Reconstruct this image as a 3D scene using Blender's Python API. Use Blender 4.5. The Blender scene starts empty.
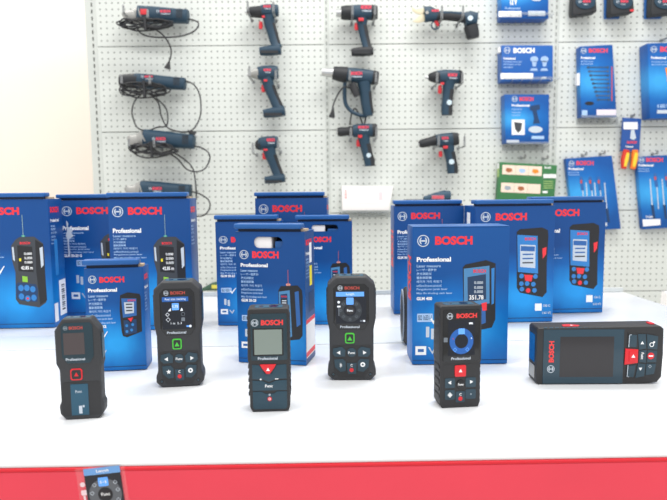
import bpy, bmesh, math, random
from mathutils import Vector, Matrix
random.seed(7)
C = bpy.context.scene
COL = C.collection
PI = math.pi
# ------------------------------------------------------------------ camera maths
FPX = 600.0
PITCH = math.radians(5.71)
ROLL = -0.010
T = 0.80                     # table top height
CZ = T + 0.215
fw = Vector((0, math.cos(PITCH), -math.sin(PITCH)))
r0 = Vector((1, 0, 0)); u0_ = Vector((0, math.sin(PITCH), math.cos(PITCH)))
rt = r0 * math.cos(ROLL) + u0_ * math.sin(ROLL)
up = -r0 * math.sin(ROLL) + u0_ * math.cos(ROLL)
CAM = Vector((0, 0, CZ))
def ray(px, py):
    return (fw + rt * ((px - 333.5) / FPX) - up * ((py - 250.0) / FPX))
def ground(px, py, z=T):
    d = ray(px, py); return CAM + d * ((z - CZ) / d.z)
def onplane(px, py, Y):
    d = ray(px, py); return CAM + d * (Y / d.y)
def proj(p):
    v = p - CAM; w = v.dot(fw)
    return (333.5 + FPX * v.dot(rt) / w, 250 - FPX * v.dot(up) / w)
def height_at(p, py):
    lo, hi = -0.3, 1.2
    for _ in range(50):
        m = (lo + hi) / 2
        if proj(p + Vector((0, 0, m)))[1] > py: lo = m
        else: hi = m
    return lo
cam_d = bpy.data.cameras.new('camera'); cam = bpy.data.objects.new('camera', cam_d); COL.objects.link(cam)
M4 = Matrix((rt, up, -fw)).transposed().to_4x4(); M4.translation = CAM
cam.matrix_world = M4
cam_d.sensor_width = 36; cam_d.lens = 36 * FPX / 667.0; cam_d.clip_start = 0.01; cam_d.clip_end = 50
cam_d.dof.use_dof = True; cam_d.dof.focus_distance = 0.71; cam_d.dof.aperture_fstop = 10
C.camera = cam
# ------------------------------------------------------------------ materials
def lin(c):
    if isinstance(c, str):
        c = [int(c[i:i+2], 16) / 255 for i in (0, 2, 4)]
    return tuple((x / 12.92 if x <= 0.04045 else ((x + 0.055) / 1.055) ** 2.4) for x in c) + (1,)
MATS = {}
def mat(name, col, rough=0.5, metal=0.0, noise=0.0, spec=0.5, emit=0, coat=0, scale=60, bump=0, trans=0, alpha=1):
    if name in MATS: return MATS[name]
    m = bpy.data.materials.new(name); m.use_nodes = True
    nt = m.node_tree; b = nt.nodes['Principled BSDF']
    c = lin(col)
    b.inputs['Base Color'].default_value = c
    b.inputs['Roughness'].default_value = rough; b.inputs['Metallic'].default_value = metal
    b.inputs['Specular IOR Level'].default_value = spec
    b.inputs['Coat Weight'].default_value = coat
    b.inputs['Transmission Weight'].default_value = trans
    b.inputs['Alpha'].default_value = alpha
    if emit:
        b.inputs['Emission Color'].default_value = c; b.inputs['Emission Strength'].default_value = emit
    if noise or bump:
        tc = nt.nodes.new('ShaderNodeTexCoord'); n = nt.nodes.new('ShaderNodeTexNoise')
        n.inputs['Scale'].default_value = scale; n.inputs['Detail'].default_value = 4
        nt.links.new(tc.outputs['Object'], n.inputs['Vector'])
        if noise:
            mx = nt.nodes.new('ShaderNodeMix'); mx.data_type = 'RGBA'
            mx.inputs[6].default_value = tuple(max(0, x * (1 - noise)) for x in c[:3]) + (1,)
            mx.inputs[7].default_value = tuple(min(1, x * (1 + noise)) for x in c[:3]) + (1,)
            nt.links.new(n.outputs['Fac'], mx.inputs[0]); nt.links.new(mx.outputs[2], b.inputs['Base Color'])
        if bump:
            bp = nt.nodes.new('ShaderNodeBump'); bp.inputs['Strength'].default_value = bump; bp.inputs['Distance'].default_value = 0.0005
            nt.links.new(n.outputs['Fac'], bp.inputs['Height']); nt.links.new(bp.outputs['Normal'], b.inputs['Normal'])
    MATS[name] = m; return m
white_top = mat('table_white', 'E4E7EA', 0.2, noise=.01, scale=8)
strip_m = mat('strip_white', 'D6DDE1', 0.3, noise=.01)
red_m = mat('red_vinyl', 'E63A50', 0.3, noise=.07, scale=14, coat=.3)
red_lip = mat('red_lip', 'DE1C30', 0.3, noise=.05)
rubber = mat('rubber_dark', '323438', 0.55, noise=.12, scale=300, bump=.15)
rubber2 = mat('rubber_black', '26272A', 0.5, noise=.1, scale=300, bump=.1)
side_plastic = mat('side_plastic', '2C4A5C', 0.35, noise=.05)
teal = mat('teal_plastic', '17333F', 0.33, noise=.06, scale=200)
teal2 = mat('teal_key', '1E3E4E', 0.4, noise=.06, scale=200)
teal3 = mat('teal_light', '1F5068', 0.4, noise=.06, scale=200)
bezel = mat('gloss_black', '15181C', 0.12, noise=.02)
key_dark = mat('key_slate', '27404E', 0.45, noise=.05)
red_key = mat('red_key', 'D8202C', 0.4, noise=.04)
green_key = mat('green_key', '48C43C', 0.4, noise=.03)
white_p = mat('white_print', 'F2F4F6', 0.5, noise=.01)
grey_p = mat('grey_print', '9AA6B2', 0.5, noise=.02)
lblue_p = mat('pale_blue_print', 'A6C6EC', 0.5, noise=.02)
red_p = mat('red_print', 'EE303C', 0.45, noise=.02)
dkred_p = mat('dull_red_print', 'C04A40', 0.5, noise=.02)
black_p = mat('black_print', '1A1C22', 0.45, noise=.03)
dgrey_p = mat('dark_grey_print', '3B4048', 0.45, noise=.03)
silver_p = mat('silver_print', 'C3CEDA', 0.4, noise=.03)
green_p = mat('green_print', '8CC63E', 0.45, noise=.02)
bglow_p = mat('bright_blue_print', '2B7FC8', 0.45, noise=.05)
mblue_p = mat('mid_blue_print', '2A63A8', 0.45, noise=.05)
navy_p = mat('navy_print', '123A66', 0.45, noise=.05)
yellow_p = mat('yellow_print', 'F3E227', 0.5, noise=.02)
orange_p = mat('orange_print', 'F08A1D', 0.5, noise=.02)
beige_p = mat('beige_print', 'F3DCCB', 0.5, noise=.12, scale=60)
brown_p = mat('brown_print', 'A8643C', 0.5, noise=.2, scale=60)
leaf_p = mat('leafgreen_print', '377848', 0.5, noise=.08, scale=30)
lleaf_p = mat('lightgreen_print', 'A9C77A', 0.5, noise=.1, scale=30)
lcd = mat('lcd_grey', '7F8C86', 0.25, noise=.03)
scr_off = mat('screen_off', '2B2A2E', 0.12, noise=.03)
scr_off2 = mat('screen_off_brown', '4A4244', 0.15, noise=.03)
scr_blue = mat('screen_blue', '5C9BEA', 0.4, emit=.35)
scr_bluedk = mat('screen_deep_blue', '1A5CAC', 0.4, emit=.08)
scr_navy = mat('screen_navy', '0B1524', 0.2)
scr_grey = mat('screen_grey', '6B747E', 0.4, emit=.1)
scr_dk = mat('screen_slate', '2B323A', 0.3)
scr_white = mat('screen_white', 'D5DCE4', 0.4, emit=.4)
tool_blue = mat('tool_blue', '1B3B50', 0.5, noise=.08, scale=120)
tool_blue2 = mat('tool_blue_dull', '2A4A60', 0.5, noise=.08, scale=120)
tool_black = mat('tool_black', '23262B', 0.55, noise=.1, scale=120)
metal = mat('bright_metal', 'C9CBCC', 0.3, metal=.8, noise=.05)
alu = mat('dull_aluminium', 'A4A4A1', 0.4, metal=.35, noise=.06)
wire_m = mat('hook_wire', '9EA1A3', 0.3, metal=.7, noise=.03)
cable_m = mat('black_cable', '24262A', 0.5, noise=.06)
carton_w = mat('white_carton', 'F7F4F4', 0.55, noise=.01)
clearp = mat('clear_plastic', 'B4BBBD', 0.15, alpha=.2, noise=.01)
clearp2 = mat('clear_film', 'FFFFFF', 0.12, alpha=.04, noise=.01)
wall_m = mat('cream_wall', 'FBF0E4', 0.8, noise=.01, scale=3)
floor_m = mat('floor_tile', 'CFCBC4', 0.4, noise=.05, scale=3)
cardraw = mat('raw_cardboard', 'B9A58C', 0.8, noise=.1)
steel_off = mat('cream_steel', 'CDD2CE', 0.45, noise=.01)
slot_m = mat('slot_dark', '50544F', 0.6, noise=.05)

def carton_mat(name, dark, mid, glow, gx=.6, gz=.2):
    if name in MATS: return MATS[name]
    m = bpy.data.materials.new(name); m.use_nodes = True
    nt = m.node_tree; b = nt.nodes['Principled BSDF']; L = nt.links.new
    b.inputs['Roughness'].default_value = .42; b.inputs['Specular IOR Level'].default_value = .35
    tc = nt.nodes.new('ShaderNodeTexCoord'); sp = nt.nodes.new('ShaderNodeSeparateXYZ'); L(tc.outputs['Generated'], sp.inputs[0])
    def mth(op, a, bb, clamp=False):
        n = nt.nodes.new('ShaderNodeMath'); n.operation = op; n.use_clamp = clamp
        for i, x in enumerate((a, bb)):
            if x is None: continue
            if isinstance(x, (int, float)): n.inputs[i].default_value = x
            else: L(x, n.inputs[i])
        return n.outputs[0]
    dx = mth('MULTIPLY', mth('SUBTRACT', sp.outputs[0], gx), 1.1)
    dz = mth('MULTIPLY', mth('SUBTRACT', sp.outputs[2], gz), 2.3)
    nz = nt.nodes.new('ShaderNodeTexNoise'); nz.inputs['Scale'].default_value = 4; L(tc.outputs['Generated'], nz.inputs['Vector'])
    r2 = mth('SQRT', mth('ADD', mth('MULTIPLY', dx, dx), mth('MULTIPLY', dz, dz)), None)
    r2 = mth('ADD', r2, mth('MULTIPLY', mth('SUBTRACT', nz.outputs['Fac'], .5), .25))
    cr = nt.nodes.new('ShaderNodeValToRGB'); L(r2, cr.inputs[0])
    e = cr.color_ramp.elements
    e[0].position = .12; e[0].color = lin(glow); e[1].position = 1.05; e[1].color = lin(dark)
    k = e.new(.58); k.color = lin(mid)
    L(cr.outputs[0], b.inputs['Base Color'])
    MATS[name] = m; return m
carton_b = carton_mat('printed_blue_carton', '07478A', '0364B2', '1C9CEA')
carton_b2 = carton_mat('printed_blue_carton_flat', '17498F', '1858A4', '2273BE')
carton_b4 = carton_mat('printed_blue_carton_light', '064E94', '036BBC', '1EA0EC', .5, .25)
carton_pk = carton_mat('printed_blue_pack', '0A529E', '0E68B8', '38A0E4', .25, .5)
flap_b = mat('carton_flap_blue', '14599F', 0.35, noise=.06, scale=25)
sideb = mat('carton_side_blue', '0A4884', 0.38, noise=.05, scale=25)

def peg_mat():
    m = bpy.data.materials.new('perforated_steel'); m.use_nodes = True
    nt = m.node_tree; b = nt.nodes['Principled BSDF']; L = nt.links.new
    b.inputs['Roughness'].default_value = .45
    tc = nt.nodes.new('ShaderNodeTexCoord'); sp = nt.nodes.new('ShaderNodeSeparateXYZ'); L(tc.outputs['Object'], sp.inputs[0])
    def mth(op, a, bb=None):
        n = nt.nodes.new('ShaderNodeMath'); n.operation = op
        for i, x in enumerate((a, bb)):
            if x is None: continue
            if isinstance(x, (int, float)): n.inputs[i].default_value = x
            else: L(x, n.inputs[i])
        return n.outputs[0]
    P = 0.02165
    fx = mth('SUBTRACT', mth('FRACT', mth('DIVIDE', sp.outputs[0], P)), .5)
    fz = mth('SUBTRACT', mth('FRACT', mth('DIVIDE', sp.outputs[2], P)), .5)
    r = mth('SQRT', mth('ADD', mth('MULTIPLY', fx, fx), mth('MULTIPLY', fz, fz)))
    cr = nt.nodes.new('ShaderNodeValToRGB'); L(r, cr.inputs[0])
    e = cr.color_ramp.elements
    e[0].position = .135; e[0].color = lin('8E938F'); e[1].position = .16; e[1].color = lin('D7DCD8')  # flat dots: the shade inside the holes is put into the colour
    L(cr.outputs[0], b.inputs['Base Color'])
    return m
peg_m = peg_mat()
# ------------------------------------------------------------------ mesh helpers
def link(name, me, m, parent):
    o = bpy.data.objects.new(name, me); COL.objects.link(o)
    if m: me.materials.append(m)
    if parent: o.parent = parent
    return o
def obj(name, bm, m, parent=None, smooth=False):
    bmesh.ops.recalc_face_normals(bm, faces=bm.faces)
    me = bpy.data.meshes.new(name); bm.to_mesh(me); bm.free()
    if smooth:
        for p in me.polygons: p.use_smooth = True
        try: me.set_sharp_from_angle(angle=math.radians(38))
        except Exception: pass
    return link(name, me, m, parent)
def tag(o, label, cat, group=None, kind=None):
    if label: o['label'] = label
    if cat: o['category'] = cat
    if group: o['group'] = group
    if kind: o['kind'] = kind
    return o
def thing(name, label, cat, loc, rz=0, group=None):
    o = bpy.data.objects.new(name, None); COL.objects.link(o); o.empty_display_size = .02
    o.location = loc; o.rotation_euler = (0, 0, rz)
    return tag(o, label, cat, group)
def box_bm(bm, a, b):
    a = Vector(a); b = Vector(b)
    r = bmesh.ops.create_cube(bm, size=1)
    for v in r['verts']:
        v.co = Vector(((a[i] + b[i]) / 2 + v.co[i] * abs(b[i] - a[i]) for i in range(3)))
    return r['verts']
def bevel(bm, w, seg=2):
    if w > 0:
        es = [e for e in bm.edges if len(e.link_faces) == 2 and e.calc_face_angle(0) > .35]
        bmesh.ops.bevel(bm, geom=es, offset=w, segments=seg, profile=.6, affect='EDGES', clamp_overlap=True)
def catmull(pts, n=8):
    P = [Vector(p) for p in pts]; P = [P[0] * 2 - P[1]] + P + [P[-1] * 2 - P[-2]]
    out = []
    for i in range(1, len(P) - 2):
        for k in range(n):
            t = k / n; a, b, c, d = P[i-1], P[i], P[i+1], P[i+2]
            out.append(.5 * ((2*b) + (c-a)*t + (2*a-5*b+4*c-d)*t*t + (3*b-a-3*c+d)*t**3))
    out.append(P[-2]); return out
def tube_bm(bm, pts, r, n=8, smooth=True, sub=6):
    P = catmull(pts, sub) if smooth else [Vector(p) for p in pts]
    rings = []; nrm = None
    for i, p in enumerate(P):
        t = (P[min(i+1, len(P)-1)] - P[max(i-1, 0)])
        if t.length < 1e-9: continue
        t.normalize()
        if nrm is None: nrm = t.orthogonal().normalized()
        nrm = (nrm - t * nrm.dot(t)); nrm = nrm.normalized() if nrm.length > 1e-6 else t.orthogonal().normalized()
        b = t.cross(nrm)
        rings.append([bm.verts.new(p + (nrm * math.cos(2*PI*k/n) + b * math.sin(2*PI*k/n)) * r) for k in range(n)])
    for A, B in zip(rings, rings[1:]):
        for k in range(n): bm.faces.new((A[k], A[(k+1) % n], B[(k+1) % n], B[k]))
    bm.faces.new(rings[0]); bm.faces.new(rings[-1][::-1])
_txt = {}
def text_verts(s, off):
    k = (s, off)
    if k not in _txt:
        cu = bpy.data.curves.new('t', 'FONT'); cu.body = s; cu.size = 1; cu.offset = off; cu.resolution_u = 3; cu.fill_mode = 'FRONT'
        o = bpy.data.objects.new('t', cu); COL.objects.link(o)
        dg = bpy.context.evaluated_depsgraph_get(); dg.update()
        me = bpy.data.meshes.new_from_object(o.evaluated_get(dg))
        vs = [v.co.copy() for v in me.vertices]; fs = [tuple(p.vertices) for p in me.polygons]
        bpy.data.objects.remove(o); bpy.data.curves.remove(cu); bpy.data.meshes.remove(me)
        _txt[k] = (vs, fs)
    return _txt[k]
def rrect(u0, v0, u1, v1, r=0, n=4):
    if r <= 0: return [(u0, v0), (u1, v0), (u1, v1), (u0, v1)]
    out = []
    for cx, cy, a in ((u0+r, v0+r, PI), (u1-r, v0+r, 1.5*PI), (u1-r, v1-r, 0), (u0+r, v1-r, .5*PI)):
        for k in range(n+1):
            t = a + k*PI/2/n; out.append((cx + r*math.cos(t), cy + r*math.sin(t)))
    return out
def circ(u, v, r, n=20, ry=None):
    ry = ry or r
    return [(u + r*math.cos(2*PI*k/n), v + ry*math.sin(2*PI*k/n)) for k in range(n)]
class F:
    """a drawing frame on one face of a thing: u right, v down, h outward"""
    def __init__(s, root, o, ex, ez, su, sv, u0, v0, sh=None):
        s.root = root; s.o = Vector(o); s.ex = Vector(ex).normalized(); s.ez = Vector(ez).normalized(); s.n = s.ex.cross(s.ez)
        s.su, s.sv, s.u0, s.v0 = su, sv, u0, v0; s.sh = sh or su
    def pt(s, u, v, h=0):
        return s.o + s.ex * ((u - s.u0) * s.su) + s.ez * ((s.v0 - v) * s.sv) + s.n * (h * s.sh)
    def polys(s, name, plist, h0, h1, m, bev=0, parent=None, smooth=False, seg=2):
        bm = bmesh.new()
        for pts in plist:
            if abs(h1 - h0) < 1e-9:
                bm.faces.new([bm.verts.new(s.pt(u, v, h1)) for u, v in pts]); continue
            A = [bm.verts.new(s.pt(u, v, h0)) for u, v in pts]; B = [bm.verts.new(s.pt(u, v, h1)) for u, v in pts]
            n = len(pts); bm.faces.new(B); bm.faces.new(A[::-1])
            for k in range(n): bm.faces.new((A[k], A[(k+1) % n], B[(k+1) % n], B[k]))
        bmesh.ops.recalc_face_normals(bm, faces=bm.faces)
        bevel(bm, bev * s.su, seg)
        return obj(name, bm, m, parent or s.root, smooth or bev > 0)
    def poly(s, name, pts, h0, h1, m, **k): return s.polys(name, [pts], h0, h1, m, **k)
    def rect(s, name, u0, v0, u1, v1, h0, h1, m, r=0, **k): return s.polys(name, [rrect(u0, v0, u1, v1, r)], h0, h1, m, **k)
    def ring(s, name, cu, cv, r1, r0, h0, h1, m, parent=None, n=28, a0=0, a1=2*PI):
        bm = bmesh.new(); full = abs(a1 - a0 - 2*PI) < 1e-6
        N = n if full else n + 1; R = []
        for k in range(N):
            a = a0 + (a1-a0)*k/n; c, sn = math.cos(a), math.sin(a)
            R.append([bm.verts.new(s.pt(cu+r*c, cv+r*sn, h)) for r, h in ((r1, h0), (r1, h1), (r0, h1), (r0, h0))])
        for k in range(n):
            A, B = R[k], R[(k+1) % N]
            for q in range(4): bm.faces.new((A[q], A[(q+1) % 4], B[(q+1) % 4], B[q]))
        if not full: bm.faces.new(R[0]); bm.faces.new(R[-1][::-1])
        return obj(name, bm, m, parent or s.root)
    def text(s, name, st, u0, u1, v0, v1, m, off=0.02, h=0.15, parent=None, rot=0, shear=0):
        vs, fs = text_verts(st, off)
        if not vs: return None
        x0 = min(v.x for v in vs); x1 = max(v.x for v in vs); y0 = min(v.y for v in vs); y1 = max(v.y for v in vs)
        me = bpy.data.meshes.new(name); co = []
        for v in vs:
            a = (v.x-x0)/max(1e-6, x1-x0); b = (v.y-y0)/max(1e-6, y1-y0)
            a += shear * b
            if rot == 90: uu, vv = u0 + (1-b)*(u1-u0), v1 - a*(v1-v0)     # reads upward
            elif rot == -90: uu, vv = u0 + b*(u1-u0), v0 + a*(v1-v0)
            else: uu, vv = u0 + a*(u1-u0), v1 - b*(v1-v0)
            if rot == 90: uu = u1 - b*(u1-u0)
            co.append(s.pt(uu, vv, h))
        if rot == 90:
            co = [s.pt(u0 + (1-((v.y-y0)/(y1-y0)))*(u1-u0), v1 - ((v.x-x0)/(x1-x0))*(v1-v0), h) for v in vs]
        me.from_pydata(co, [], fs); me.update()
        return link(name, me, m, parent or s.root)
    def logo(s, cu, cv, r, m, h=.15, parent=None):
        P = []
        n = 24
        bm = bmesh.new()
        def fan(pts): bm.faces.new([bm.verts.new(s.pt(u, v, h)) for u, v in pts])
        for k in range(n):
            a, b = 2*PI*k/n, 2*PI*(k+1)/n
            fan([(cu+r*math.cos(a), cv+r*math.sin(a)), (cu+r*math.cos(b), cv+r*math.sin(b)), (cu+.84*r*math.cos(b), cv+.84*r*math.sin(b)), (cu+.84*r*math.cos(a), cv+.84*r*math.sin(a))])
        fan(rrect(cu-.35*r, cv-.13*r, cu+.35*r, cv+.13*r))
        for sg in (-1, 1):
            for k in range(5):
                a, b = -.95 + 1.9*k/5, -.95 + 1.9*(k+1)/5
                q = [(.66, a), (.66, b), (.36, b), (.36, a)]
                fan([(cu+sg*rr*r*math.cos(t)*(1 if rr > .5 else 1.1), cv+.66*r*math.sin(t)) for rr, t in q])
        return obj('round_emblem', bm, m, parent or s.root)
    def loft(s, name, path, m, parent=None, n=20, e=2.6, caps=True):
        """path: (u, v, ra, rb, h) ra half width in the plane across the path, rb half depth; all in u units"""
        bm = bmesh.new(); rings = []
        for i, q in enumerate(path):
            u, v, ra, rb = q[:4]; h = q[4] if len(q) > 4 else 0
            a = path[max(i-1, 0)]; b = path[min(i+1, len(path)-1)]
            tu, tv = b[0]-a[0], b[1]-a[1]; L = math.hypot(tu, tv) or 1; tu /= L; tv /= L
            nu, nv = -tv, tu
            R = []
            for k in range(n):
                t = 2*PI*k/n; c, sn = math.cos(t), math.sin(t)
                c = math.copysign(abs(c)**(2/e), c); sn = math.copysign(abs(sn)**(2/e), sn)
                R.append(bm.verts.new(s.pt(u + nu*ra*c, v + nv*ra*c, h + rb*sn)))
            rings.append(R)
        for A, B in zip(rings, rings[1:]):
            for k in range(n): bm.faces.new((A[k], A[(k+1) % n], B[(k+1) % n], B[k]))
        bm.faces.new(rings[0]); bm.faces.new(rings[-1][::-1])
        return obj(name, bm, m, parent or s.root, True)
    def tube(s, name, pts, r, m, parent=None, smooth=True, n=8):
        bm = bmesh.new(); tube_bm(bm, [s.pt(*p) for p in pts], r * s.su, n, smooth)
        return obj(name, bm, m, parent or s.root, True)
    def tubes(s, name, lst, r, m, parent=None, smooth=True, n=8):
        bm = bmesh.new()
        for pts in lst: tube_bm(bm, [s.pt(*p) for p in pts], r * s.su, n, smooth)
        return obj(name, bm, m, parent or s.root, True)
# ------------------------------------------------------------------ setting
YB = 2.20            # pegboard face
def isect(p, q, a, b):
    d = q - p; e = b - a; den = d.x*e.y - d.y*e.x
    t = ((a.x-p.x)*e.y - (a.y-p.y)*e.x)/den
    return p + d*t
fA, fB = ground(0, 464.5), ground(667, 453.5)
cor, sd = ground(622, 291.5), ground(667, 306)
bk = ground(210, 296)
FRt = isect(fA, fB, cor, sd); left = Vector((-1.05, 0, T)); left2 = Vector((-1.05, 2, T))
FLt = isect(fA, fB, left, left2); BLt = isect(bk, cor, left, left2)
tbl = thing('display_table', 'white topped display table with a red front panel, carrying the boxes and meters', 'table', (FLt.x/2+FRt.x/2, .85, 0))
tl = tbl.location.copy()
quad = [FLt, FRt, cor, BLt]
def slab(name, q, z0, z1, m, bev=.002, parent=tbl, inset=None):
    bm = bmesh.new()
    A = [bm.verts.new(Vector((p.x, p.y, z0)) - tl) for p in q]; B = [bm.verts.new(Vector((p.x, p.y, z1)) - tl) for p in q]
    bm.faces.new(B); bm.faces.new(A[::-1])
    for k in range(4): bm.faces.new((A[k], A[(k+1) % 4], B[(k+1) % 4], B[k]))
    bmesh.ops.recalc_face_normals(bm, faces=bm.faces); bevel(bm, bev, 3)
    return obj(name, bm, m, parent, True)
slab('tabletop', quad, T-.0035, T, white_top, .0014)
fd = (FRt - FLt).normalized(); fn = Vector((fd.y, -fd.x, 0))
slab('red_edge_strip', [FLt + fn*.0009, FRt + fn*.0009, FRt - fn*.012, FLt - fn*.012], T-.0065, T-.0036, red_lip, .0008)
slab('front_panel', [FLt + fn*.0005, FRt + fn*.0005, FRt - fn*.02, FLt - fn*.02], .10, T-.0066, red_m, .001)
cab = [FLt - fn*.021, FRt - fn*.021 - fd*.01, cor - fd*.01 + fn*.01, BLt + fn*.01]
slab('cabinet_body', cab, .10, T-.0037, mat('cabinet_white', 'EEEEEC', .5, noise=.02), .002)
slab('plinth', [cab[0] - fn*.05, cab[1] - fn*.05, cab[2] + fn*.02, cab[3] + fn*.02], 0, .0998, mat('plinth_grey', '8A8C8E', .5, noise=.05), .001)
s1, s2, s3, s4 = ground(0, 351), ground(400, 343), ground(400, 327.5), ground(0, 337)
rightend = (sd, cor)
a = isect(s1, s2, left, left2); b = isect(s1, s2, FRt, cor); c = isect(s4, s3, FRt, cor); d = isect(s4, s3, left, left2)
slab('joint_strip', [a, b - fd*.002, c - fd*.002, d], T+.0001, T+.0008, strip_m, .0003)
# back rail along the table's rear edge
bd = (cor - BLt).normalized(); bn = Vector((-bd.y, bd.x, 0))
slab('back_rail', [BLt - bn*.006, cor - bn*.006, cor - bn*.002, BLt - bn*.002], T+.0003, T+.009, mat('frosted_rail', 'C9CFD0', .3, noise=.04), .001)

# pegboard: panels between slotted uprights
root = thing('pegboard', 'cream perforated steel wall board with slotted uprights, tools hung all over it', 'pegboard', (0, YB, 0))
def X(px, y=100): return onplane(px, y, YB).x
def Z(py, x=333): return onplane(x, py, YB).z
zs = [Z(-130), Z(-43), Z(44.5), Z(130), Z(208), Z(287), Z(365)]
zs = [zs[2] + 2*(zs[2]-zs[3]), zs[2] + (zs[2]-zs[3]), zs[2], zs[3], zs[3]-(zs[2]-zs[3])*1.0, zs[3]-(zs[2]-zs[3])*2.0, zs[3]-(zs[2]-zs[3])*3.0]
PZ = 0.02165
xs = [X(97), X(326.5), X(554), X(790)]
for i in range(3):
    for j in range(len(zs)-1):
        x0, x1 = xs[i] + .011, xs[i+1] - .004 ; z1, z0 = zs[j] - .0012, zs[j+1] + .0012
        bm = bmesh.new()
        o_ = Vector((x0 + ((x1-x0) % PZ)/2, 0, z1 - ((z1-z0) % PZ)/2))
        box_bm(bm, Vector((x0, 0, z0)) - o_, Vector((x1, .012, z1)) - o_); bevel(bm, .0012, 2)
        p = obj('perforated_panel', bm, peg_m, root); p.location = o_
zt, zb = zs[0], zs[-1]
for i, x in enumerate(xs):
    bm = bmesh.new(); wdt = .011
    box_bm(bm, (x - wdt - (.018 if i == 0 else 0), .0015, zb-.3), (x + wdt, .045, zt)); bevel(bm, .001, 1)
    up_ = obj('slotted_upright', bm, steel_off, root)
    bm = bmesh.new(); z = zb
    while z < zt - .03:
        box_bm(bm, (x - .0022 - (.004 if i == 0 else -.002) , .0006, z), (x + .0022 - (.004 if i == 0 else -.002), .0016, z + .013)); z += .0235
    obj('slot_row', bm, slot_m if i == 0 else mat('slot_grey', '8F9490', .6, noise=.05), up_)
bm = bmesh.new(); box_bm(bm, (xs[0]-.03, .046, 0), (xs[-1]+.03, .09, zt)); obj('back_frame', bm, steel_off, root)
bm = bmesh.new(); box_bm(bm, (-3, 2.9, 0), (3.2, 3.0, 3.2)); tag(obj('wall_back', bm, wall_m), None, None, kind='structure')
bm = bmesh.new(); box_bm(bm, (-3, -2.5, -.1), (3.2, 3.0, 0)); tag(obj('floor', bm, floor_m), None, None, kind='structure')
# ------------------------------------------------------------------ laser meters
def meter(label, p, rz, scale, W0, name='laser_meter'):
    t = thing(name, label, 'laser meter', p, rz)
    return t
DEPTH = {}
def front_frame(t, s, uc, vb, d):
    return F(t, (0, 0, 0), (1, 0, 0), (0, 0, 1), s, s, uc, vb)
def arrow(cu, cv, r, dirn='up'):
    a = {'up': -PI/2, 'left': PI, 'right': 0, 'down': PI/2}[dirn]
    return [(cu + r*math.cos(a+k*2*PI/3), cv + r*math.sin(a+k*2*PI/3)) for k in range(3)]
def top_parts(f, u0, u1, v, D, kind=0):
    """receiving lens and laser window on the top face"""
    m = f.u0
    n = F(f.root, f.pt(f.u0, v, -D/2), f.ex, -f.n, f.su, f.su, f.u0, 0)
    # n.n points up
    fr = n.rect('lens_frame', u0, -D*.28, u1, D*.28, 0, .8, teal3, r=D*.08)
    n.poly('receiver_lens', circ(u0 + (u1-u0)*.68, 0, D*.2, 18), .8, 1.1, bezel)
    n.poly('laser_window', circ(u0 + (u1-u0)*.22, 0, D*.1, 14), .8, 1.1, scr_off)
def brand(f, u0, u1, v0, v1, lc, lv, lr, m=red_p, lm=silver_p, h=.15, off=.03):
    f.logo(lc, lv, lr, lm, h); f.text('brand_lettering', 'BOSCH', u0, u1, v0, v1, m, off, h)

# D1 small meter at the left, crop px 3.85x from (40,300)
p = ground(82.4, 419.3); s = .95e-3/3.85
t = thing('laser_meter', 'leftmost standing laser meter, charcoal with a blue panel and red outlined button, screen off', 'laser meter', p, math.radians(8))
f = F(t, (0, 0, 0), (1, 0, 0), (0, 0, 1), s*.94, s*1.02, 155, 456)
out = [(97, 68), (206, 68), (240, 112), (243, 240), (236, 262), (236, 385), (244, 400), (242, 432), (222, 456), (92, 456), (70, 432), (68, 400), (76, 385), (76, 262), (64, 240), (64, 112)]
D = 66
f.poly('rubber_housing', out, -D, 0, rubber, bev=8, seg=3)
f.poly('display_panel', [(103, 84), (203, 84), (213, 96), (213, 212), (196, 238), (110, 238), (90, 212), (90, 96)], 0, 2, teal, bev=1)
f.rect('screen', 98, 122, 179, 204, 2, 2.6, scr_off2)
f.text('brand_lettering', 'BOSCH', 122, 174, 97, 109, dkred_p, .03, 2.2); f.logo(108, 103, 8, grey_p, 2.2)
f.text('series_lettering', 'Professional', 104, 178, 217, 227, silver_p, .02, 2.2)
k = f.poly('button_ring', rrect(118, 258, 165, 303, 10), 0, 2.5, red_key, bev=1)
f.rect('button', 123, 263, 160, 298, 2.5, 3.4, rubber2, r=7); f.poly('arrow_mark', arrow(141.5, 282, 10), 3.4, 4.2, red_key)
f.rect('lower_panel', 80, 310, 232, 440, 0, 1.2, rubber2, r=8)
f.rect('function_pad', 116, 318, 184, 438, 1.2, 3, teal3)
f.text('function_lettering', 'Func', 134, 160, 341, 352, silver_p, .01, 3.2)
f.rect('battery_icon', 145, 402, 158, 432, 3, 3.4, silver_p); f.rect('battery_icon', 160, 400, 167, 408, 3, 3.4, silver_p)
for sg, u in ((-1, 66), (1, 240)):
    for v in range(130, 230, 16): f.rect('grip_ridge', u-3, v, u+3, v+7, -D*.8, -D*.15, rubber2)
top_parts(f, 105, 200, 68, D)
n = f
f.rect('side_inlay', 241.5, 130, 245, 225, -D*.75, -D*.2, side_plastic)

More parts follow.
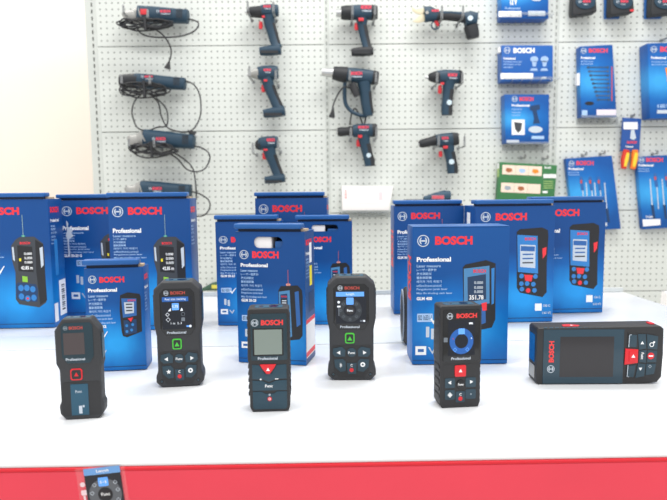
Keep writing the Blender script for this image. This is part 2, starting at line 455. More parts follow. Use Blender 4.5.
def big_meter(label, p, rz, s, U, V, wheel):
    # shared 3.84x crop design of the two green button meters
    t = thing('laser_meter', label, 'laser meter', p, rz)
    f = F(t, (0, 0, 0), (1, 0, 0), (0, 0, 1), s*(.97 if not wheel else 1), s*(1.015 if not wheel else .99), 135, 447)
    D = 100
    out = [(78, 38), (192, 38), (226, 68), (229, 200), (220, 246), (220, 385), (229, 402), (229, 428), (205, 447), (66, 447), (42, 428), (42, 402), (50, 385), (50, 246), (41, 200), (44, 68)]
    f.poly('rubber_housing', out, -D, 0, rubber, bev=10, seg=3)
    f.poly('display_panel', [(84, 66), (186, 66), (202, 82), (202, 216), (184, 244), (88, 244), (68, 216), (68, 82)], 0, 2, bezel, bev=1)
    brand(f, 110, 166, 75, 87, 93, 81, 9.5, h=2.3, m=dkred_p)
    f.rect('screen', 76, 95, 192, 220, 2, 2.6, scr_navy)
    f.rect('screen_header', 77, 96, 178 if not wheel else 184, 114, 2.6, 2.8, scr_bluedk if not wheel else scr_blue)
    f.text('header_lettering', 'Real size tracking' if not wheel else 'Length', 88 if not wheel else 116, 168 if not wheel else 146, 100, 111, scr_white, 0, 2.95)
    if not wheel:
        f.rect('menu_tile', 114, 120, 141, 147, 2.6, 2.9, scr_blue, r=3)
        f.text('tile_lettering', '1.75', 117, 138, 128, 138, scr_white, .02, 3.1)
        f.poly('menu_icon', [(98, 150), (110, 150), (110, 138)], 2.6, 2.9, scr_white)
        f.poly('menu_icon', [(145, 150), (152, 138), (157, 150)], 2.6, 2.9, scr_white)
        f.ring('menu_icon', 96, 163, 8, 6, 2.6, 2.9, scr_white, n=4); f.ring('menu_icon', 156, 163, 8, 6.4, 2.6, 2.9, scr_grey, n=6)
        f.ring('menu_icon', 98, 183, 9, 7.4, 2.6, 2.9, scr_white, n=4); f.rect('menu_icon', 149, 176, 163, 190, 2.6, 2.9, scr_grey, r=2)
        f.text('reading_lettering', '1 m  2..3', 108, 150, 193, 201, scr_white, 0, 3)
        f.rect('battery_icon', 168, 207, 182, 213, 2.6, 2.9, scr_blue); f.poly('battery_icon', circ(183, 210, 5), 2.9, 3.1, scr_white)
    else:
        f.ring('menu_wheel', 130, 168, 46, 24, 2.6, 2.8, scr_dk)
        f.poly('wheel_hub', circ(130, 168, 17), 2.6, 2.9, scr_off); f.text('hub_lettering', 'Func', 119, 141, 164, 173, scr_white, .03, 3.1)
        f.rect('menu_tile', 116, 118, 144, 146, 2.8, 3.1, scr_blue, r=3)
        for q in range(7):
            a_ = -PI/2 + (q+1)*PI/4; f.ring('menu_icon', 130+35*math.cos(a_), 168+35*math.sin(a_), 6, 4.4, 2.8, 3.1, scr_grey, n=4)
        f.rect('side_slider', 86, 148, 89, 190, 2.6, 2.9, scr_grey); f.rect('side_slider', 81, 150, 94, 156, 2.6, 3, scr_white)
        f.poly('menu_icon', circ(87, 136, 5), 2.6, 2.9, scr_white)
        f.rect('battery_icon', 168, 207, 180, 212, 2.6, 2.9, scr_grey); f.poly('battery_icon', circ(184, 210, 4), 2.9, 3.1, scr_white)
    f.text('series_lettering', 'Professional', 92, 166, 228, 238, silver_p, .02, 2.3)
    b_ = f.rect('button_ring', 110, 257, 147, 299, 0, 2.6, green_key, r=8, bev=1)
    f.rect('button', 115, 262, 142, 294, 2.6, 3.4, rubber2, r=5, parent=None); f.poly('arrow_mark', arrow(128.5, 281, 11), 3.4, 4.4, green_key)
    f.poly('keypad_bed', [(62, 306), (208, 306), (212, 325), (202, 405), (185, 434), (85, 434), (66, 405), (58, 325)], 0, 1.2, rubber2)
    keys = [([(64, 318), (98, 311), (112, 325), (110, 350), (74, 352), (62, 340)], 'left'), ([(172, 311), (206, 318), (208, 340), (196, 352), (160, 350), (158, 325)], 'right'),
            ([(68, 362), (102, 360), (112, 372), (112, 408), (92, 412), (70, 392)], 'star'), ([(168, 360), (202, 362), (200, 392), (180, 412), (158, 408), (158, 372)], 'gear'),
            ([(116, 376), (154, 376), (152, 420), (120, 420)], 'off')]
    for pts, ic in keys:
        kb = f.poly('button', pts, 1.2, 3.6, key_dark, bev=1)
        cu = sum(q[0] for q in pts)/len(pts); cv = sum(q[1] for q in pts)/len(pts)
        if ic in ('left', 'right'): f.poly('key_mark', arrow(cu, cv+2, 9, ic), 3.6, 3.9, white_p, parent=kb)
        elif ic == 'star':
            if wheel: f.tubes('key_mark', [[(cu-4, cv-5, 3.9), (cu+5, cv+4, 3.9), (cu, cv+9, 3.9), (cu, cv-9, 3.9), (cu+5, cv-4, 3.9), (cu-4, cv+5, 3.9)]], 1, white_p, kb, False, 5)
            else: f.poly('key_mark', [(cu + (10 if i % 2 == 0 else 4.5)*math.sin(i*PI/5), cv - (10 if i % 2 == 0 else 4.5)*math.cos(i*PI/5)) for i in range(10)], 3.6, 3.9, white_p, parent=kb)
        elif ic == 'gear': f.ring('key_mark', cu, cv-2, 10, 4, 3.6, 3.9, white_p, parent=kb, n=8)
        else: f.poly('key_mark', circ(cu-1, cv+6, 8), 3.6, 3.9, red_key, parent=kb); f.text('key_mark', 'C', cu-5, cu+3, cv-18, cv-8, white_p, .02, 4, parent=kb)
    kb = f.poly('button', circ(135, 334, 18), 1.2, 4, key_dark, bev=1); f.text('key_mark', 'Func', 122, 148, 330, 340, white_p, .02, 4.3, parent=kb)
    for u in (64, 207): f.poly('screw', circ(u, 422, 8), 0, .8, bezel); f.poly('screw', circ(u, 422, 4), .8, 1.2, key_dark)
    for u, a_, b_ in ((43, -3, 3), (227, -3, 3)):
        for v in range(90, 195, 18): f.rect('grip_ridge', u+a_, v, u+b_, v+8, -D*.8, -D*.15, rubber2)
    top_parts(f, 88, 182, 38, D)
    f.rect('side_inlay', 226, 90, 230.5, 190, -D*.72, -D*.22, side_plastic)
    f.rect('side_inlay', 39, 90, 44, 190, -D*.72, -D*.22, side_plastic)
    return t
p2 = ground(180.3, 387.0)
big_meter('charcoal green-button laser meter whose lit screen shows scattered icons under a blue bar', p2, math.radians(8), 1.09e-3/3.84, 0, 0, False)
p4 = ground(351.8, 380.5)
big_meter('charcoal laser meter with a green button and a round menu wheel lit on its screen', p4, math.radians(-1), 1.125e-3/3.84, 0, 0, True)

# D3 crop 3.7x from (235,290)
p = ground(270.3, 411.8); s = .975e-3/3.7
t = thing('laser_meter', 'slim standing laser meter with a plain grey-green screen and red triangular button', 'laser meter', p, math.radians(3))
f = F(t, (0, 0, 0), (1, 0, 0), (0, 0, 1), s, s, 129, 448); D = 92
f.poly('rubber_housing', [(62, 60), (197, 60), (204, 66), (206, 240), (203, 262), (203, 430), (196, 447), (64, 447), (55, 430), (54, 262), (50, 240), (53, 66)], -D, 0, rubber2, bev=4, seg=3)
f.rect('display_panel', 63, 78, 196, 252, 0, 2.2, teal, r=6, bev=1)
brand(f, 102, 182, 101, 121, 79, 111, 13.5, h=2.5, m=mat('bright_red_print', 'EE3B3A', .45), off=.045)
f.rect('screen_surround', 70, 132, 182, 235, 2.2, 2.6, bezel, r=3)
f.rect('screen', 76, 137, 177, 230, 2.6, 2.9, lcd)
f.text('series_lettering', 'Professional', 88, 160, 239, 250, silver_p, .02, 2.5)
f.poly('measure_button', [(94, 267), (154, 267), (146, 282), (130, 303), (118, 303), (102, 282)], 0, 4, red_key, bev=1.2); f.poly('arrow_mark', arrow(124, 287, 8), 4, 4.6, white_p)
f.poly('keypad', [(66, 268), (92, 270), (112, 302), (136, 302), (156, 270), (192, 268), (192, 322), (150, 324), (126, 334), (104, 324), (66, 322)], 0, 2.2, teal2, bev=.8)
f.text('key_mark', '+', 92, 101, 319, 327, white_p, .02, 2.6); f.text('key_mark', '–', 149, 161, 321, 324, white_p, .02, 2.6)
f.poly('keypad', [(66, 327), (102, 329), (126, 340), (152, 329), (192, 327), (192, 366), (66, 366)], 0, 2.2, teal2, bev=.8)
f.text('key_mark', 'Func', 112, 140, 343, 354, white_p, .02, 2.6)
f.poly('keypad', [(66, 370), (100, 370), (112, 378), (144, 378), (156, 370), (192, 370), (192, 430), (186, 437), (72, 437), (66, 430)], 0, 2.2, teal2, bev=.8)
f.poly('key_mark', circ(128, 398, 8), 2.2, 2.6, red_key); f.ring('key_mark', 128, 398, 4.5, 3, 2.6, 2.8, white_p); f.poly('key_mark', circ(128, 382, 4), 2.2, 2.6, grey_p)
for u in (52, 205):
    for v in range(90, 400, 26): f.rect('grip_ridge', u-2, v, u+1.5, v+12, -D*.85, -D*.1, rubber2)
top_parts(f, 78, 180, 60, D)

# D5 crop 4x from (425,290)
p = ground(460.3, 407.6); s = .99e-3/4
t = thing('laser_meter', 'standing laser meter with a blue ring on its screen and a square red button', 'laser meter', p, math.radians(6))
f = F(t, (0, 0, 0), (1, 0, 0), (0, 0, 1), s*.93, s, 139, 463); D = 98
f.poly('rubber_housing', [(56, 50), (222, 50), (228, 58), (229, 270), (225, 285), (226, 440), (218, 462), (58, 462), (49, 446), (49, 285), (46, 270), (48, 58)], -D, 0, rubber2, bev=4, seg=3)
f.rect('display_panel', 60, 66, 220, 274, 0, 2.2, bezel, r=6, bev=1)
brand(f, 117, 206, 81, 100, 89, 91, 13, h=2.5, off=.045, m=mat('bright_red_print', 'EE3B3A', .45))
f.rect('screen', 82, 108, 198, 250, 2.2, 2.7, scr_navy)
f.ring('menu_wheel', 140, 192, 52, 29, 2.7, 2.9, scr_bluedk); f.rect('menu_tile', 126, 141, 154, 164, 2.9, 3.1, scr_blue, r=2)
for u, v in ((112, 226), (166, 226)): f.ring('menu_icon', u, v, 9, 6.5, 2.9, 3.1, scr_blue, n=4)
for u in (104, 183): f.rect('menu_icon', u-1.5, 178, u+1.5, 184, 2.9, 3.1, scr_white if u > 150 else red_key)
f.rect('battery_icon', 172, 118, 188, 125, 2.7, 2.9, scr_white)
f.rect('side_slider', 63, 176, 80, 194, 2.3, 2.6, scr_grey, r=2)
f.text('series_lettering', 'Professional', 95, 180, 256, 267, silver_p, .02, 2.5, shear=.02)
f.rect('keypad_bed', 62, 284, 218, 450, 0, 1, rubber2, r=8)
f.rect('measure_button', 112, 289, 161, 335, 0, 5, red_key, r=6, bev=1.5); f.poly('arrow_mark', arrow(137, 312, 9), 5, 5.5, white_p)
for (a_, b_, ic) in (((70, 340, 114, 380), (92, 358), 'left'), ((160, 340, 206, 380), (184, 358), 'right'), ((70, 388, 114, 428), (92, 408), 'm'), ((160, 388, 206, 428), (184, 408), 'd'), ((117, 395, 158, 440), (138, 420), 'o')):
    kb = f.rect('button', *a_, 1, 3.4, key_dark, r=6, bev=1)
    if ic in ('left', 'right'): f.poly('key_mark', arrow(*b_, 9, ic), 3.4, 3.8, white_p, parent=kb)
    elif ic == 'm': f.ring('key_mark', *b_, 11, 7, 3.4, 3.8, white_p, parent=kb, n=4); f.rect('key_mark', 88, 404, 96, 412, 3.4, 3.8, white_p, parent=kb)
    elif ic == 'd': f.poly('key_mark', circ(*b_, 3), 3.4, 3.8, grey_p, parent=kb)
    else: f.poly('key_mark', circ(138, 425, 9), 3.4, 3.8, red_key, parent=kb); f.text('key_mark', 'C', 133, 143, 403, 413, white_p, .02, 4, parent=kb)
kb = f.poly('button', circ(139, 366, 19), 1, 4, bezel, bev=1); f.text('key_mark', 'Func', 127, 151, 362, 371, white_p, .02, 4.3, parent=kb)
for u in (47, 228):
    for v in range(80, 440, 30): f.rect('grip_ridge', u-1, v, u+1, v+14, -D*.85, -D*.1, rubber2)
top_parts(f, 75, 205, 50, D)

# D6 lying on its side, crop 4.54x from (520,310)
p = ground(596.3, 384.4); s = 1.11e-3/4.54
t = thing('laser_meter', 'large laser meter lying on its long side, wide dark screen and red keys at right', 'laser meter', p, math.radians(-1))
f = F(t, (0, 0, 0), (1, 0, 0), (0, 0, 1), s*.975, s*1.02, 345, 333); D = 118
f.poly('rubber_housing', [(76, 80), (628, 74), (642, 86), (644, 200), (640, 300), (622, 324), (560, 331), (80, 333), (70, 325), (68, 90)], -D, 0, rubber2, bev=5, seg=3)
f.poly('display_panel', [(98, 86), (463, 86), (463, 328), (98, 328)], 0, 2.5, mat('smoke_teal_glass', '26404F', .12, noise=.02), bev=1)
f.rect('screen', 174, 118, 418, 298, 2.5, 3, scr_off)
f.text('brand_lettering', 'BOSCH', 123, 147, 137, 232, mat('bright_red_print', 'EE3B3A', .45), .045, 2.8, rot=90); f.logo(134, 262, 17, silver_p, 2.8)
f.poly('keypad_bed', [(480, 100), (612, 112), (628, 125), (625, 280), (600, 300), (480, 305)], 0, 1.5, rubber2)
f.poly('measure_button', [(470, 172), (528, 176), (528, 236), (468, 244)], 0, 5, red_key, bev=1.5); f.rect('measure_button', 487, 182, 525, 230, 5, 8, red_key, r=6, bev=1.5)
f.poly('arrow_mark', arrow(505, 206, 10), 8, 8.6, white_p)
for pts, c_, ic in (([(484, 108), (520, 112), (520, 166), (484, 164)], None, 'b'), ([(484, 248), (520, 246), (512, 300), (480, 300)], None, 'b'),
     ([(524, 108), (560, 108), (564, 172), (532, 178)], (545, 148), 'up'), ([(532, 182), (566, 178), (566, 236), (532, 232)], (548, 206), 'F'), ([(530, 238), (564, 242), (560, 296), (520, 304)], (541, 262), 'down'),
     ([(564, 108), (616, 118), (614, 176), (570, 174)], (588, 155), 'z'), ([(570, 180), (614, 182), (612, 234), (570, 234)], (586, 205), 'o'), ([(568, 240), (612, 240), (604, 286), (566, 292)], (584, 252), 'd')):
    kb = f.poly('button', pts, 1.5, 4, key_dark, bev=1)
    if ic in ('up', 'down'): f.poly('key_mark', arrow(*c_, 9, ic), 4, 4.5, white_p, parent=kb)
    elif ic == 'F': f.text('key_mark', 'Func', 541, 554, 190, 220, white_p, .02, 4.5, parent=kb, rot=-90)
    elif ic == 'z': f.ring('key_mark', *c_, 10, 7, 4, 4.5, white_p, parent=kb); f.rect('key_mark', 594, 140, 602, 148, 4, 4.5, white_p, parent=kb)
    elif ic == 'o': f.poly('key_mark', circ(*c_, 15), 4, 5, red_key, parent=kb); f.rect('key_mark', 576, 202, 596, 208, 5, 5.4, white_p, parent=kb)
    elif ic == 'd': f.ring('key_mark', *c_, 8, 5, 4, 4.5, grey_p, parent=kb, n=4)
f.tubes('bracket_line', [[(494, 110, 4.5), (486, 112, 4.5), (484, 165, 4.5)], [(484, 245, 4.5), (482, 298, 4.5), (490, 298, 4.5)]], 1.6, silver_p, smooth=False)
# left end face: lens end
e = F(t, f.pt(68, 333, -D), -f.n*-1, (0, 0, 1), f.su, f.su, 0, 333)
e = F(t, f.pt(68.2, 333, -D), Vector((0, -1, 0)), (0, 0, 1), f.su, f.su, 0, 333)
e.rect('end_window', 12, 105, D-26, 235, 0, 1, mat('blue_lens', '165A9C', .15, noise=.05), r=8)
e.rect('end_clip', 14, 250, D-22, 310, 0, 2, alu, r=5)
# top side: red side button
g = F(t, f.pt(345, 80, -D/2), (1, 0, 0), (0, 1, 0), f.su, f.su, 345, 0)
g.poly('side_button', [(195, 34), (262, 36), (278, 14), (230, -6), (200, 2)], -1, 4, red_key, bev=1); g.poly('key_mark', arrow(238, 20, 9, 'right'), 4, 4.5, white_p)
g.rect('end_cap', 598, -18, 620, 20, -1, 10, red_key, r=3)
g.polys('grip_ridge', [rrect(100+q*26, 48, 116+q*26, 58) for q in range(14)], -1, 2, side_plastic)

# ------------------------------------------------------------------ cartons
LINES = ['Laser measure', 'レーザー距離計', '激光测距仪', '雷射測距儀', '레이저 거리 측정기', 'เครื่องวัดระยะเลเซอร์', 'Pengukuran jarak laser', 'Máy đo khoảng cách laser']
def pic(f, u0, v0, u1, v1, kind, h=.2):
    """printed product picture on a carton"""
    w, H = u1-u0, v1-v0
    q = lambda pts: [(u0+a*w, v0+b*H) for a, b in pts]
    hh = h
    def P(name, pts, m, k=1): return f.poly(name, q(pts), hh+k*.05, hh+k*.05, m, parent=pr)
    if kind == 'k50':
        pr = f.poly('product_picture', q([(.14, .04), (.28, 0), (.72, 0), (.98, .10), (1, .24), (.97, .93), (.75, 1), (.14, .95), (.04, .88), (.08, .5), (0, .33), (0, .12)]), hh, hh, dgrey_p)
        P('picture_side', [(.74, .04), (.98, .11), (1, .9), (.78, .97), (.72, .5)], black_p); P('picture_edge', [(.86, .16), (.96, .14), (.96, .40), (.88, .44)], silver_p, 2)
        P('picture_screen', [(.18, .12), (.64, .14), (.64, .50), (.18, .48)], black_p)
        f.text('picture_lettering', 'BOSCH', u0+.27*w, u0+.58*w, v0+.07*H, v0+.105*H, red_p, .03, hh+.12, parent=pr)
        for i, b in enumerate((.22, .28, .34)): f.text('picture_lettering', '0.000', u0+.38*w, u0+.62*w, v0+b*H, v0+(b+.035)*H, white_p, .02, hh+.12, parent=pr)
        f.text('picture_lettering', '42.85 m', u0+.26*w, u0+.62*w, v0+.41*H, v0+.46*H, white_p, .03, hh+.12, parent=pr)
        P('picture_icon', [(.22, .3), (.28, .3), (.28, .34), (.22, .34)], yellow_p, 2)
        P('picture_keypad', [(.06, .68), (.14, .64), (.68, .67), (.74, .74), (.7, .92), (.2, .9), (.08, .86)], navy_p, 1); P('picture_key', [(.28, .55), (.44, .56), (.44, .64), (.28, .63)], green_p, 2); P('picture_edge', [(.02, .14), (.07, .14), (.09, .34), (.03, .32)], silver_p, 2)
        for a, b in ((.14, .69), (.32, .69), (.5, .71), (.14, .81), (.33, .84), (.52, .83)):
            f.poly('picture_key', circ(u0+(a+.08)*w, v0+(b+.03)*H, .085*w, 12, .045*H), hh+.1, hh+.1, bglow_p, parent=pr)
        f.poly('picture_key', circ(u0+.41*w, v0+.87*H, .04*w, 8), hh+.15, hh+.15, red_p, parent=pr)
    elif kind == 'k42':
        pr = f.poly('product_picture', q([(.05, .06), (.4, 0), (.95, .04), (1, .1), (1, .88), (.3, 1), (.1, .97), (.05, .85), (0, .4)]), hh, hh, black_p)
        P('picture_front', [(.1, .13), (.8, .14), (.78, .52), (.14, .56)], mblue_p); P('picture_screen', [(.22, .22), (.68, .22), (.66, .46), (.24, .48)], silver_p, 2)
        P('picture_key', [(.36, .58), (.62, .56), (.5, .66)], red_p, 2)
        P('picture_front', [(.16, .62), (.34, .62), (.5, .7), (.62, .6), (.76, .6), (.76, .9), (.18, .95)], navy_p, 1)
        for a, b in ((.3, .74), (.58, .72), (.3, .87), (.52, .84)): f.poly('picture_key', circ(u0+a*w, v0+b*H, .07*w, 10), hh+.12, hh+.12, bglow_p, parent=pr)
        f.text('picture_lettering', 'BOSCH', u0+.4*w, u0+.75*w, v0+.16*H, v0+.2*H, red_p, .03, hh+.12, parent=pr)
        for b in (.25, .32, .39): f.rect('picture_lettering', u0+.3*w, v0+b*H, u0+.6*w, v0+(b+.03)*H, hh+.12, hh+.12, dgrey_p, parent=pr)
    elif kind == 'k20':
        pr = f.poly('product_picture', q([(.02, .1), (.12, .02), (.8, 0), (.97, .08), (1, .2), (.97, .9), (.85, .97), (.4, 1), (.02, .75)]), hh, hh, black_p)
        P('picture_front', [(.04, .12), (.48, .09), (.55, .92), (.4, .96), (.05, .72)], mat('steel_blue_print', '4A86B8', .4)); P('picture_front', [(.1, .17), (.38, .15), (.4, .38), (.1, .38)], navy_p, 2)
        P('picture_screen', [(.13, .25), (.36, .24), (.37, .36), (.13, .36)], black_p, 3)
        P('picture_front', [(.1, .46), (.4, .5), (.42, .84), (.1, .68)], mblue_p, 2)
        P('picture_edge', [(.68, .12), (.84, .1), (.9, .7), (.74, .75)], mblue_p, 2)
        f.text('picture_lettering', 'BOSCH', u0+.14*w, u0+.36*w, v0+.19*H, v0+.22*H, red_p, .03, hh+.2, parent=pr)
        for b in (.27, .31): f.rect('picture_lettering', u0+.16*w, v0+b*H, u0+.34*w, v0+(b+.02)*H, hh+.2, hh+.2, silver_p, parent=pr)
    elif kind == 'k400':
        pr = f.poly('product_picture', q([(.02, .1), (.1, .06), (.7, 0), (.98, .05), (1, .85), (.9, .97), (.6, 1), (.06, .8)]), hh, hh, black_p)
        P('picture_front', [(.05, .12), (.8, .08), (.82, .62), (.07, .66)], mat('steel_blue_print', '4A86B8', .4)); P('picture_screen', [(.16, .24), (.7, .2), (.72, .56), (.18, .6)], mat('lcd_print', '1C3A5C', .4), 2)
        f.text('picture_lettering', 'BOSCH', u0+.33*w, u0+.7*w, v0+.13*H, v0+.18*H, red_p, .03, hh+.2, parent=pr)
        for b in (.3, .37, .43): f.text('picture_lettering', '0.000', u0+.36*w, u0+.62*w, v0+b*H, v0+(b+.04)*H, silver_p, .02, hh+.2, parent=pr)
        f.text('picture_lettering', '351.78', u0+.22*w, u0+.64*w, v0+.5*H, v0+.565*H, white_p, .03, hh+.2, parent=pr)
        P('picture_key', [(.58, .62), (.74, .6), (.74, .72), (.62, .73)], red_p, 2); P('picture_front', [(.14, .68), (.7, .68), (.72, .9), (.55, .93), (.14, .82)], mblue_p, 1)
        P('picture_edge', [(.86, .12), (.95, .11), (.95, .62), (.88, .64)], bglow_p, 2)
    else:
        pr = f.poly('product_picture', q([(.0, .06), (.1, .02), (.8, 0), (.98, .04), (1, .12), (.97, .5), (.99, .93), (.86, 1), (.14, .93), (.04, .86)]), hh, hh, black_p)
        P('picture_front', [(.02, .1), (.66, .12), (.7, .66), (.06, .63)], bglow_p); P('picture_screen', [(.12, .24), (.6, .25), (.61, .58), (.13, .56)], silver_p, 2)
        P('picture_screen', [(.14, .26), (.58, .27), (.58, .34), (.14, .33)], mblue_p, 3)
        f.text('picture_lettering', 'BOSCH', u0+.26*w, u0+.6*w, v0+.14*H, v0+.18*H, red_p, .03, hh+.2, parent=pr)
        for b in (.37, .43, .49): f.rect('picture_lettering', u0+.2*w, v0+b*H, u0+.54*w, v0+(b+.02)*H, hh+.2, hh+.2, mblue_p if b < .48 else dgrey_p, parent=pr)
        P('picture_key', [(.26, .67), (.54, .68), (.5, .77), (.3, .76)], red_p, 2); P('picture_key', [(.82, .3), (.95, .28), (.94, .38), (.84, .45)], red_p, 2)
        for a, b in ((.12, .69), (.56, .7), (.12, .8), (.3, .8), (.5, .81), (.14, .88), (.34, .9), (.54, .9)):
            f.poly('picture_key', circ(u0+(a+.06)*w, v0+b*H, .075*w, 10, .035*H), hh+.15, hh+.15, bglow_p if a != .34 else red_p, parent=pr)
    return pr
REF = {  # reference front rectangles (photo px) for each kind of print
 'k50': (112, 196.5, 192, 327), 'k42': (86.5, 264.5, 147, 371), 'k20': (236.5, 231, 305, 362), 'k400': (411, 226, 508, 365), 'k150': (471, 203, 552, 322)}
def art(f, kind, model, beam=None):
    T_ = f.text
    if kind == 'k50':
        f.logo(121.5, 208.6, 5.4, silver_p); T_('brand_lettering', 'BOSCH', 131.5, 164.5, 204.3, 212, red_p, .05)
        T_('series_lettering', 'Professional', 116, 143.5, 225, 229.7, white_p, .04)
        ln = [22, 13, 12, 12, 23, 24, 28, 32]; base, st, x0 = 231.5, 3.1, 116
        mu = (116, 135, 256.5, 259.7); f.tube('laser_beam', [(167, 212, .3), (167, 234, .3)], .22, mat('beam_pale', 'A9C7C0', .5) if beam == 'green' else mat('beam_red', 'D06A6A', .5), smooth=False, n=4)
        if beam == 'green': f.poly('beam_glow', circ(167, 233.2, 1.8, 12, 1), .17, .17, mat('beam_green', '4FA88C', .5))
        pic(f, 155, 234, 186, 306, 'k50'); bx = (129, 263); bars = (128, 280); ic = (122, 299.5)
    elif kind == 'k42':
        f.logo(94.9, 276.1, 4.1, silver_p); T_('brand_lettering', 'BOSCH', 102, 127.5, 273.5, 279.6, red_p, .05)
        T_('series_lettering', 'Professional', 90, 119.6, 285, 289, white_p, .04)
        ln = [20, 18, 14, 14, 22, 22, 24, 27]; base, st, x0 = 291.5, 4.0, 90; mu = (90, 107, 323, 326)
        pic(f, 121.3, 290, 143.6, 336.5, 'k42'); bx = (94, 329.5); bars = None; ic = (93, 348)
    elif kind == 'k20':
        f.logo(244.7, 253.6, 4.5, silver_p); T_('brand_lettering', 'BOSCH', 253, 279.5, 250, 257, red_p, .05)
        T_('series_lettering', 'Professional', 241, 268.4, 262, 265.8, white_p, .04)
        ln = [17, 18, 13, 13, 21, 22, 22, 26]; base, st, x0 = 268, 3.75, 241; mu = (241, 256, 297.5, 300.5)
        f.tube('laser_beam', [(288.4, 268, .3), (288.4, 283, .3)], .25, mat('beam_red', 'D06A6A', .5), smooth=False, n=4)
        f.poly('beam_glow', circ(288.4, 282.5, 2.4, 12, 1.4), .17, .17, mat('beam_redglow', 'D89488', .5))
        pic(f, 278, 283, 302.5, 338, 'k20'); bx = (241, 314); bars = (244, 328); ic = (240, 341)
    elif kind == 'k400':
        f.logo(421.8, 239.2, 6, silver_p); T_('brand_lettering', 'BOSCH', 433.6, 471, 234.7, 243.4, red_p, .05)
        T_('series_lettering', 'Professional', 415.4, 449.6, 255.4, 260.2, white_p, .04)
        ln = [24, 20, 15, 15, 25, 25, 31, 36]; base, st, x0 = 263, 3.95, 415.4; mu = (415.4, 431, 295.6, 299)
        pic(f, 460.8, 259, 495, 329.6, 'k400'); bx = (416, 312.6); bars = (425, 326); ic = (414.4, 346)
    else:
        f.logo(481.3, 213.8, 5, silver_p); T_('brand_lettering', 'BOSCH', 491.4, 523, 210, 217.6, red_p, .05)
        T_('series_lettering', 'Professional', 475, 502.5, 230.5, 235, white_p, .04)
        ln = [20, 14, 12, 12, 22, 22, 27, 31]; base, st, x0 = 238, 3.3, 475; mu = (475, 493, 266, 269)
        pic(f, 513, 225, 545.4, 296.4, 'k150'); bx = (478, 276); bars = None; ic = (475, 303)
        f.rect('white_mark', 533.4, 303, 540.4, 310.5, .15, .2, white_p); T_('white_lettering', '150 C', 542, 549, 304, 306.6, silver_p, .03); T_('white_lettering', '0 601 072', 541, 550, 311.5, 314, silver_p, .02)
    for i, l in enumerate(ln):
        T_('description_line', LINES[i], x0, x0+l, base+i*st, base+i*st+st*.68, lblue_p, .015)
    T_('model_lettering', model, *mu, white_p, .04)
    k = (REF[kind][2]-REF[kind][0])/80
    f.ring('badge_frame', bx[0]+6*k, bx[1]+4.5*k, 7*k, 6.4*k, .15, .2, lblue_p, n=4) if False else None
    f.rect('standard_badge', bx[0], bx[1], bx[0]+13*k, bx[1]+7*k, .15, .18, lblue_p, r=.8)
    T_('badge_lettering', 'ISO 16331-1', bx[0]+1, bx[0]+12*k, bx[1]+1.2*k, bx[1]+5.6*k, navy_p, .02, .25)
    f.poly('check_mark', [(bx[0]+11*k, bx[1]+4.5*k), (bx[0]+12.3*k, bx[1]+3.8*k), (bx[0]+13.4*k, bx[1]+6.2*k), (bx[0]+18*k, bx[1]), (bx[0]+18.6*k, bx[1]+.4*k), (bx[0]+13.6*k, bx[1]+9*k)], .3, .3, white_p)
    if bars:
        for q in (0, 4.2*k): f.rect('battery_mark', bars[0]+q, bars[1]+q*.4, bars[0]+q+2.8*k, bars[1]+q*.4+9*k, .15, .2, silver_p, r=.6)
    w = (REF[kind][2]-REF[kind][0])
    f.rect('white_label', ic[0], ic[1], ic[0]+9*k, ic[1]+7.5*k, .15, .2, white_p); f.rect('label_mark', ic[0]+2*k, ic[1]+2.4*k, ic[0]+7*k, ic[1]+5*k, .25, .25, mblue_p)
    f.polys('white_mark', [[(ic[0]+10.5*k, ic[1]+1), (ic[0]+12*k, ic[1]+1), (ic[0]+14*k, ic[1]+5*k), (ic[0]+16*k, ic[1]+1), (ic[0]+17.3*k, ic[1]+1), (ic[0]+14.3*k, ic[1]+7*k)]], .2, .2, silver_p)
